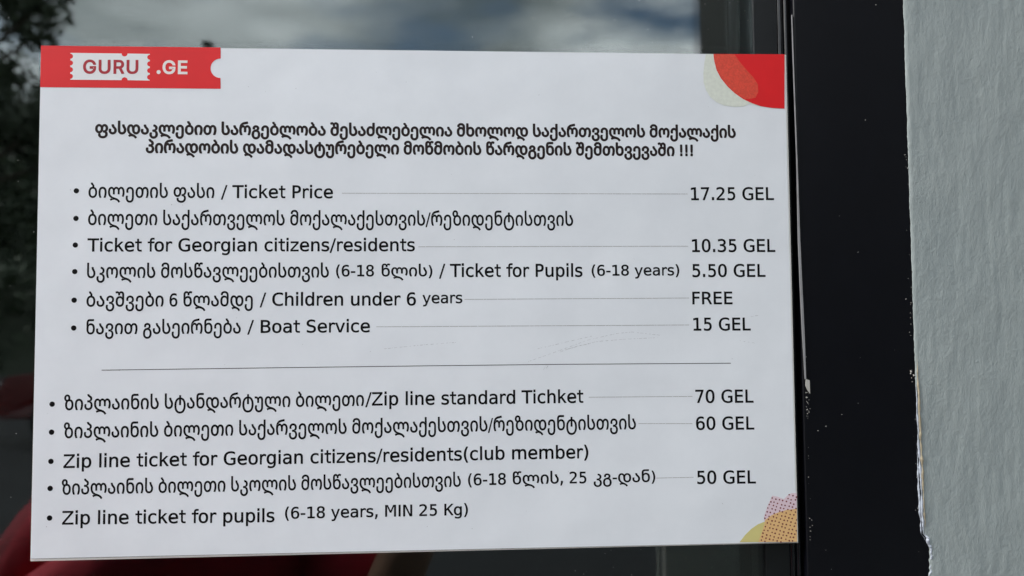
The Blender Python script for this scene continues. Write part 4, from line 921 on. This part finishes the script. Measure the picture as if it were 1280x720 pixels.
# corner shapes
sheet('sage_blob', [SAGE], Y0 - LY, M['sage_ink'], sign)
rc = sheet('red_quarter_disc', [RED_CORNER], Y0 - 2 * LY, M['red_ink'], sign)
sheet('orange_brush_streak', [STREAK], Y0 - 3 * LY, M['orange_ink'], rc)
sheet('olive_blob', [OLIVE], Y0 - LY, M['olive_ink'], sign)
sheet('pink_blob', [PINK], Y0 - 2 * LY, M['pink_ink'], sign)
sheet('tan_blob', [TAN], Y0 - 3 * LY, M['tan_ink'], sign)
def inside(p, poly):
    r = False
    for (x0, y0), (x1, y1) in zip(poly, poly[1:] + poly[:1]):
        if (y0 > p[1]) != (y1 > p[1]) and p[0] < (x1 - x0) * (p[1] - y0) / (y1 - y0) + x0:
            r = not r
    return r
V, F = [], []
rnd = random.Random(5)
for j in range(-20, 40):
    for i in range(-20, 40):
        x = 195 + i * 2.25 + j * 0.80 + rnd.uniform(-.3, .3)
        z = 4 + j * 2.05 - i * 0.62 + rnd.uniform(-.3, .3)
        if inside((x, z), PINK) or inside((x, z), TAN):
            n = len(V)
            r = rnd.uniform(0.44, 0.56)
            for k in range(8):
                a = -2 * math.pi * k / 8
                V.append(((x + r * math.cos(a)) / 1000, Y0 - 4 * LY, (z + r * math.sin(a)) / 1000))
            F.append(tuple(range(n, n + 8)))
o = obj('printed_dots', V, F, M['maroon_ink'], sign)
o['kind'] = 'stuff'

# ================================================================ WHAT THE GLASS MIRRORS (things modelled in front of the window)
# ground
V, F = [], []
n = 40
for j in range(n + 1):
    for i in range(n + 1):
        V.append((-200 + 400 * i / n, -300 + 305 * j / n, -0.001))
for j in range(n):
    for i in range(n):
        a = j * (n + 1) + i
        F.append((a, a + 1, a + n + 2, a + n + 1))
g = obj('ground', V, F, M['asphalt'])
g['kind'] = 'structure'
# hill
V, F = [], []
nx_, ny_ = 60, 16
def hill_z(x, y):
    t = max(0, min(1, (-y - 19) / 26))
    return (18.9 - 0.12 * (x + 30)) * (t * t * (3 - 2 * t)) * (0.78 + 0.25 * noise.noise((x * 0.03, y * 0.03, 0))) - 0.4
for j in range(ny_ + 1):
    for i in range(nx_ + 1):
        x = -90 + 150 * i / nx_
        y = -18 - 44 * j / ny_
        V.append((x, y, hill_z(x, y)))
for j in range(ny_):
    for i in range(nx_):
        a = j * (nx_ + 1) + i
        F.append((a, a + nx_ + 1, a + nx_ + 2, a + 1))
h = obj('hill', V, F, M['hill'], smooth=True)
h['kind'] = 'structure'

def leaves(V, F, rnd, c, r, n, s, flat=1.0):
    for _ in range(n):
        d = Vector((rnd.gauss(0, 1), rnd.gauss(0, 1), rnd.gauss(0, 1))).normalized() * r * rnd.random() ** 0.45
        p = Vector(c) + Vector((d.x, d.y, d.z * flat))
        a = Vector((rnd.gauss(0, 1), rnd.gauss(0, 1), rnd.gauss(0, 1))).normalized()
        b = a.cross(Vector((rnd.gauss(0, 1), rnd.gauss(0, 1), rnd.gauss(0, 1)))).normalized()
        q = s * rnd.uniform(0.6, 1.3)
        k = len(V)
        V += [tuple(p + a * q), tuple(p + b * q * 0.55), tuple(p - a * q), tuple(p - b * q * 0.55)]
        F.append((k, k + 1, k + 2, k + 3))
# wooded slope, one mass of foliage
V, F = [], []
rnd = random.Random(21)
for _ in range(700):
    x = rnd.uniform(-60, 30)
    y = rnd.uniform(-48, -20)
    leaves(V, F, rnd, (x, y, hill_z(x, y) + rnd.uniform(0.2, 1.4)), rnd.uniform(1.0, 2.2), 90, 0.22)
o = obj('wooded_slope', V, F, M['leaf'])
tag(o, 'dark wooded slope mirrored in the glass left of the sign', 'woods', kind='stuff')

def limb(V, F, p, q, r0, r1, n=7):
    p, q = Vector(p), Vector(q)
    d = (q - p).normalized()
    a = d.orthogonal().normalized()
    b = d.cross(a)
    k = len(V)
    for c, r in ((p, r0), (q, r1)):
        for i in range(n):
            t = 2 * math.pi * i / n
            V.append(tuple(c + (a * math.cos(t) + b * math.sin(t)) * r))
    for i in range(n):
        F.append((k + i, k + (i + 1) % n, k + n + (i + 1) % n, k + n + i))
def broadleaf(x, y, z, h, spread, seed, label):
    t = empty('broadleaf_tree', (x, y, z), label, 'tree')
    rnd = random.Random(seed)
    V, F = [], []
    limb(V, F, (0, 0, -0.3), (0.15, 0.05, h * 0.45), 0.24, 0.16, 10)
    limb(V, F, (0.15, 0.05, h * 0.45), (0.05, 0.1, h * 0.92), 0.16, 0.03, 8)
    LV, LF = [], []
    for i in range(26):
        zz = h * rnd.uniform(0.30, 0.9)
        a = rnd.uniform(0, 6.28)
        rr = spread * rnd.uniform(0.45, 1.0) * (1.1 - 0.55 * abs(zz / h - 0.55) * 2)
        e = (math.cos(a) * rr, math.sin(a) * rr, zz + h * rnd.uniform(0.02, 0.14))
        limb(V, F, (0.1, 0.05, zz * 0.85), e, 0.07, 0.02, 6)
        leaves(LV, LF, rnd, e, spread * rnd.uniform(0.16, 0.28), 120, 0.11, 0.8)
        for _ in range(3):
            e2 = (e[0] * rnd.uniform(.6, 1.15), e[1] * rnd.uniform(.6, 1.15), e[2] + rnd.uniform(-.5, .6))
            leaves(LV, LF, rnd, e2, spread * rnd.uniform(0.10, 0.2), 55, 0.10, 0.8)
    leaves(LV, LF, rnd, (0.05, 0.1, h * 0.93), spread * 0.22, 120, 0.11)
    obj('trunk', V, F, M['bark'], t)
    obj('crown', LV, LF, M['leaf'], t)
    return t
broadleaf(-10.3, -14.2, 0, 8.9, 2.7, 3, 'ragged broadleaf tree mirrored in the upper left corner of the glass')

def conifer(x, y, h, seed, label):
    t = empty('conifer_tree', (x, y, hill_z(x, y)), label, 'tree')
    rnd = random.Random(seed)
    V, F = [], []
    limb(V, F, (0, 0, -0.3), (0, 0, h), 0.16, 0.02, 8)
    LV, LF = [], []
    zz = h * 0.2
    while zz < h:
        r = (1 - zz / h) * h * 0.22 + 0.12
        for _ in range(7):
            a = rnd.uniform(0, 6.28)
            limb(V, F, (0, 0, zz), (math.cos(a) * r, math.sin(a) * r, zz - r * 0.25), 0.03, 0.01, 4)
            leaves(LV, LF, rnd, (math.cos(a) * r * .65, math.sin(a) * r * .65, zz - r * .15), r * 0.42 + 0.08, 28, 0.10, 0.5)
        zz += h * 0.035
    obj('trunk', V, F, M['bark'], t)
    obj('crown', LV, LF, M['needle'], t)
conifer(-10.72, -30.0, 13.3 - hill_z(-10.72, -30.0), 5, 'slim conifer whose mirrored tip shows just above the red header band')

# porch post, mirrored as the dark upright beside the sky
post = empty('porch_pier', (0.920, -0.86, 0), 'dark grey porch pier widened to shade the sign, with added wide pale lower board, mirrored in the glass beside the frame', 'pier')
bm = bmesh.new(); box(bm, -0.43, 0.43, -0.14, 0.10, 0.0, 3.2, 0.008)  # made wide and close to cut light on the sign's right side
bobj('shaft', bm, M['post'], post)
bm = bmesh.new(); box(bm, -0.44, 0.44, 0.1005, 0.116, 0.02, 3.1, 0.003)
bobj('front_board', bm, M['post'], post)
bm = bmesh.new(); box(bm, -0.47, 0.47, -0.17, 0.130, -0.01, 0.14, 0.01)
bobj('base_block', bm, M['plinth'], post)
bm = bmesh.new(); box(bm, -0.48, 0.48, -0.19, 0.15, 3.2, 3.32, 0.01)
bobj('capital', bm, M['post'], post)

bm = bmesh.new(); box(bm, -0.59, 0.46, 0.1165, 0.128, 0.1405, 1.18, 0.003)  # added board, kept pale so the shaded pier foot mirrors lighter
bobj('added_pale_board', bm, M['plinth'], post)

# photographer
per = empty('person', (-0.35, -0.66, 0), 'person in a dark red jacket holding up a phone, mirrored below the sign', 'person')
OX, OY = 0.35, 0.66
def J(l): return [(x + OX, y + OY, z, *r) for x, y, z, *r in l]
body = [(-.35, -.66, .90, .13, .10), (-.35, -.65, 1.06, .115, .09), (-.35, -.64, 1.22, .135, .095), (-.35, -.635, 1.34, .09, .07),
        (-.35, -.625, 1.41, .052), (-.345, -.61, 1.47, .060, .068), (-.34, -.595, 1.535, .074, .088), (-.34, -.60, 1.60, .066, .080), (-.34, -.605, 1.635, .035),
        (-.52, -.635, 1.315, .052), (-.60, -.57, 1.12, .043), (-.40, -.47, 1.25, .034), (-.155, -.475, 1.475, .026),
        (-.18, -.635, 1.315, .052), (-.11, -.54, 1.11, .043), (-.04, -.50, 1.28, .034), (.055, -.485, 1.45, .026),
        (-.44, -.66, .82, .085), (-.45, -.65, .48, .058), (-.45, -.67, .09, .042), (-.46, -.58, .045, .038),
        (-.26, -.66, .82, .085), (-.25, -.65, .48, .058), (-.25, -.67, .09, .042), (-.24, -.58, .045, .038)]
be = [(0, 1), (1, 2), (2, 3), (3, 4), (4, 5), (5, 6), (6, 7), (7, 8), (3, 9), (9, 10), (10, 11), (11, 12), (3, 13), (13, 14), (14, 15), (15, 16),
      (0, 17), (17, 18), (18, 19), (19, 20), (0, 21), (21, 22), (22, 23), (23, 24)]
skinned('body', J(body), be, M['skin'], per)
jac = [(-.35, -.66, .86, .17, .13), (-.35, -.65, 1.04, .150, .12), (-.35, -.64, 1.20, .165, .125), (-.35, -.635, 1.315, .125, .10), (-.35, -.63, 1.375, .075),
       (-.535, -.635, 1.285, .075), (-.61, -.57, 1.11, .062), (-.42, -.475, 1.235, .052), (-.24, -.475, 1.395, .042),
       (-.165, -.635, 1.285, .075), (-.105, -.545, 1.10, .062), (-.085, -.53, 1.16, .056)]
je = [(0, 1), (1, 2), (2, 3), (3, 4), (3, 5), (5, 6), (6, 7), (7, 8), (3, 9), (9, 10), (10, 11)]
skinned('jacket', J(jac), je, M['jacket'], per)
tr = [(-.35, -.66, .90, .16, .125), (-.44, -.66, .80, .105), (-.45, -.65, .48, .080), (-.45, -.67, .10, .068), (-.26, -.66, .80, .105), (-.25, -.65, .48, .080), (-.25, -.67, .10, .068)]
skinned('trousers', J(tr), [(0, 1), (1, 2), (2, 3), (0, 4), (4, 5), (5, 6)], M['trousers'], per)
for sx in (-.455, -.245):
    skinned('shoe', J([(sx, -.69, .045, .046), (sx, -.62, .042, .045), (sx, -.54, .032, .034)]), [(0, 1), (1, 2)], M['shoe'], per)
# hair: a cap round the back and top of the head
bm = bmesh.new()
bmesh.ops.create_uvsphere(bm, u_segments=24, v_segments=16, radius=1)
for v in bm.verts:
    v.co = Vector((v.co.x * 0.090, v.co.y * 0.104, v.co.z * 0.115))
    if v.co.y > 0.045 and v.co.z < 0.055:
        v.co.y = 0.045
bmesh.ops.translate(bm, vec=(-.34 + OX, -.618 + OY, 1.57), verts=bm.verts)
bobj('hair', bm, M['hair'], per, True)
def ball(name, c, r, m, parent, sc3=(1, 1, 1)):
    bm = bmesh.new()
    bmesh.ops.create_uvsphere(bm, u_segments=14, v_segments=10, radius=r)
    for v in bm.verts:
        v.co = Vector((v.co.x * sc3[0] + c[0] + OX, v.co.y * sc3[1] + c[1] + OY, v.co.z * sc3[2] + c[2]))
    return bobj(name, bm, m, parent, True)
for s in (-1, 1):
    e = ball('eye', (-.34 + s * .031, -.518, 1.548), .013, M['eye'], per)
    ball('iris', (-.34 + s * .031, -.5085, 1.548), .0055, M['iris'], e)
    ball('ear', (-.34 + s * .079, -.60, 1.535), .03, M['skin'], per, (.35, .6, 1))
ball('nose', (-.34, -.508, 1.518), .017, M['skin'], per, (.75, 1, 1.4))
ball('mouth', (-.34, -.517, 1.483), .022, M['lip'], per, (1, .4, .35))
def hand(wr, palm, side):
    """palm behind the phone's edge, four fingers over its back, thumb on the near side"""
    js = [(*wr, .024, .020), (*palm, .030, .018)]
    es = [(0, 1)]
    for k, ln in enumerate((.9, 1.0, .95, .75)):
        z = palm[2] + 0.036 - 0.022 * k
        b = len(js)
        js += [(palm[0] + side * .012, palm[1] + .008, z, .009, .009), (palm[0] + side * .032 * ln, palm[1] + .026, z + .003, .0085, .0085),
               (palm[0] + side * .058 * ln, palm[1] + .028, z + .001, .0078, .0078), (palm[0] + side * .076 * ln, palm[1] + .024, z, .0068, .0068)]
        es += [(1, b), (b, b + 1), (b + 1, b + 2), (b + 2, b + 3)]
    b = len(js)
    js += [(palm[0] + side * .010, palm[1] - .012, palm[2] - .022, .011, .011), (palm[0] + side * .034, palm[1] - .014, palm[2] - .006, .010, .010), (palm[0] + side * .054, palm[1] - .013, palm[2] + .010, .008, .008)]
    es += [(1, b), (b, b + 1), (b + 1, b + 2)]
    return skinned('hand', J(js), es, M['skin'], per)
hand((-.155, -.475, 1.475), (-.125, -.480, 1.505), 1)
hand((.095, -.490, 1.45), (.098, -.482, 1.492), -1)
# phone with the lens at the camera
ph = empty('phone', (-.012, -.470, 1.472), 'dark smartphone held level in front of the sign by the mirrored person', 'phone')
bm = bmesh.new(); box(bm, -.078, .078, -.004, .004, 0, .074, .0035, 3)
bobj('phone_body', bm, M['phone'], ph)
bm = bmesh.new(); box(bm, -.074, .074, -.0046, -.0041, .004, .070)
bobj('screen', bm, M['car_glass'], ph)
bm = bmesh.new(); box(bm, .026, .056, .0042, .0056, .042, .070, .0006)
bobj('camera_bump', bm, M['phone'], ph)

# red car parked across the yard
car = empty('parked_car', (-3.95, -9.9, 0), 'small red hatchback parked across the yard, mirrored at the left edge of the glass', 'car')
prof = [(-1.95, .35), (-2.0, .62), (-1.9, .86), (-1.0, .98), (-.45, 1.40), (.9, 1.46), (1.55, 1.30), (1.85, .98), (1.93, .6), (1.9, .35)]
def carbody(pr, w0, m, name, parent, tuck=0.16, zt=.95):
    V, F = [], []
    n = len(pr)
    for s in (-1, 1):
        for x, z in pr:
            V.append((x, s * (w0 - tuck * max(0, (z - zt)) / .5), z))
    F.append(tuple(range(n)))
    F.append(tuple(range(2 * n - 1, n - 1, -1)))
    for i in range(n):
        F.append((i, n + i, n + (i + 1) % n, (i + 1) % n))
    bm = bmesh.new()
    vs = [bm.verts.new(v) for v in V]
    for f in F:
        bm.faces.new([vs[i] for i in f])
    bmesh.ops.recalc_face_normals(bm, faces=bm.faces[:])
    bmesh.ops.bevel(bm, geom=bm.edges[:], offset=.035, segments=2, affect='EDGES')
    return bobj(name, bm, m, parent, False)
carbody(prof, .84, M['car_red'], 'car_body', car)
for s in (-1, 1):
    for q in ([(-.85, 1.0), (-.40, 1.34), (.18, 1.38), (.18, 1.0)], [(.26, 1.0), (.26, 1.38), (.88, 1.39), (1.42, 1.25), (1.55, 1.0)]):
        ny = lambda z: s * (.84 - .16 * (z - .95) / .5)
        V = [(x, ny(z) + s * .006, z) for x, z in q] + [(x, ny(z) - s * .02, z) for x, z in q]
        n = len(q)
        F = [tuple(range(n)), tuple(range(2 * n - 1, n - 1, -1))] + [(i, n + i, n + (i + 1) % n, (i + 1) % n) for i in range(n)]
        obj('side_window', V, F, M['car_glass'], car)
obj('windscreen', [(-.99, -.72, 1.0), (-.99, .72, 1.0), (-.50, .64, 1.38), (-.50, -.64, 1.38), (-.97, -.72, .98), (-.97, .72, .98), (-.48, .64, 1.36), (-.48, -.64, 1.36)],
    [(0, 1, 2, 3), (4, 7, 6, 5), (0, 4, 5, 1), (2, 6, 7, 3), (1, 5, 6, 2), (0, 3, 7, 4)], M['car_glass'], car)
for s in (-1, 1):
    bm = bmesh.new(); box(bm, -1.985, -1.90, s * .62 - .16, s * .62 + .16, .66, .80, .02)
    bobj('headlight', bm, M['lampglass'], car)
    for x in (-1.25, 1.25):
        bm = bmesh.new()
        bmesh.ops.create_cone(bm, cap_ends=True, segments=28, radius1=.31, radius2=.31, depth=.2, matrix=Matrix.Translation((x, s * .76, .31)) @ Matrix.Rotation(math.pi / 2, 4, 'X'))
        wh = bobj('wheel', bm, M['tyre'], car)
        bm = bmesh.new()
        bmesh.ops.create_cone(bm, cap_ends=True, segments=20, radius1=.19, radius2=.17, depth=.03, matrix=Matrix.Translation((x, s * .87, .31)) @ Matrix.Rotation(s * -math.pi / 2, 4, 'X'))
        bobj('rim', bm, M['rim'], wh)
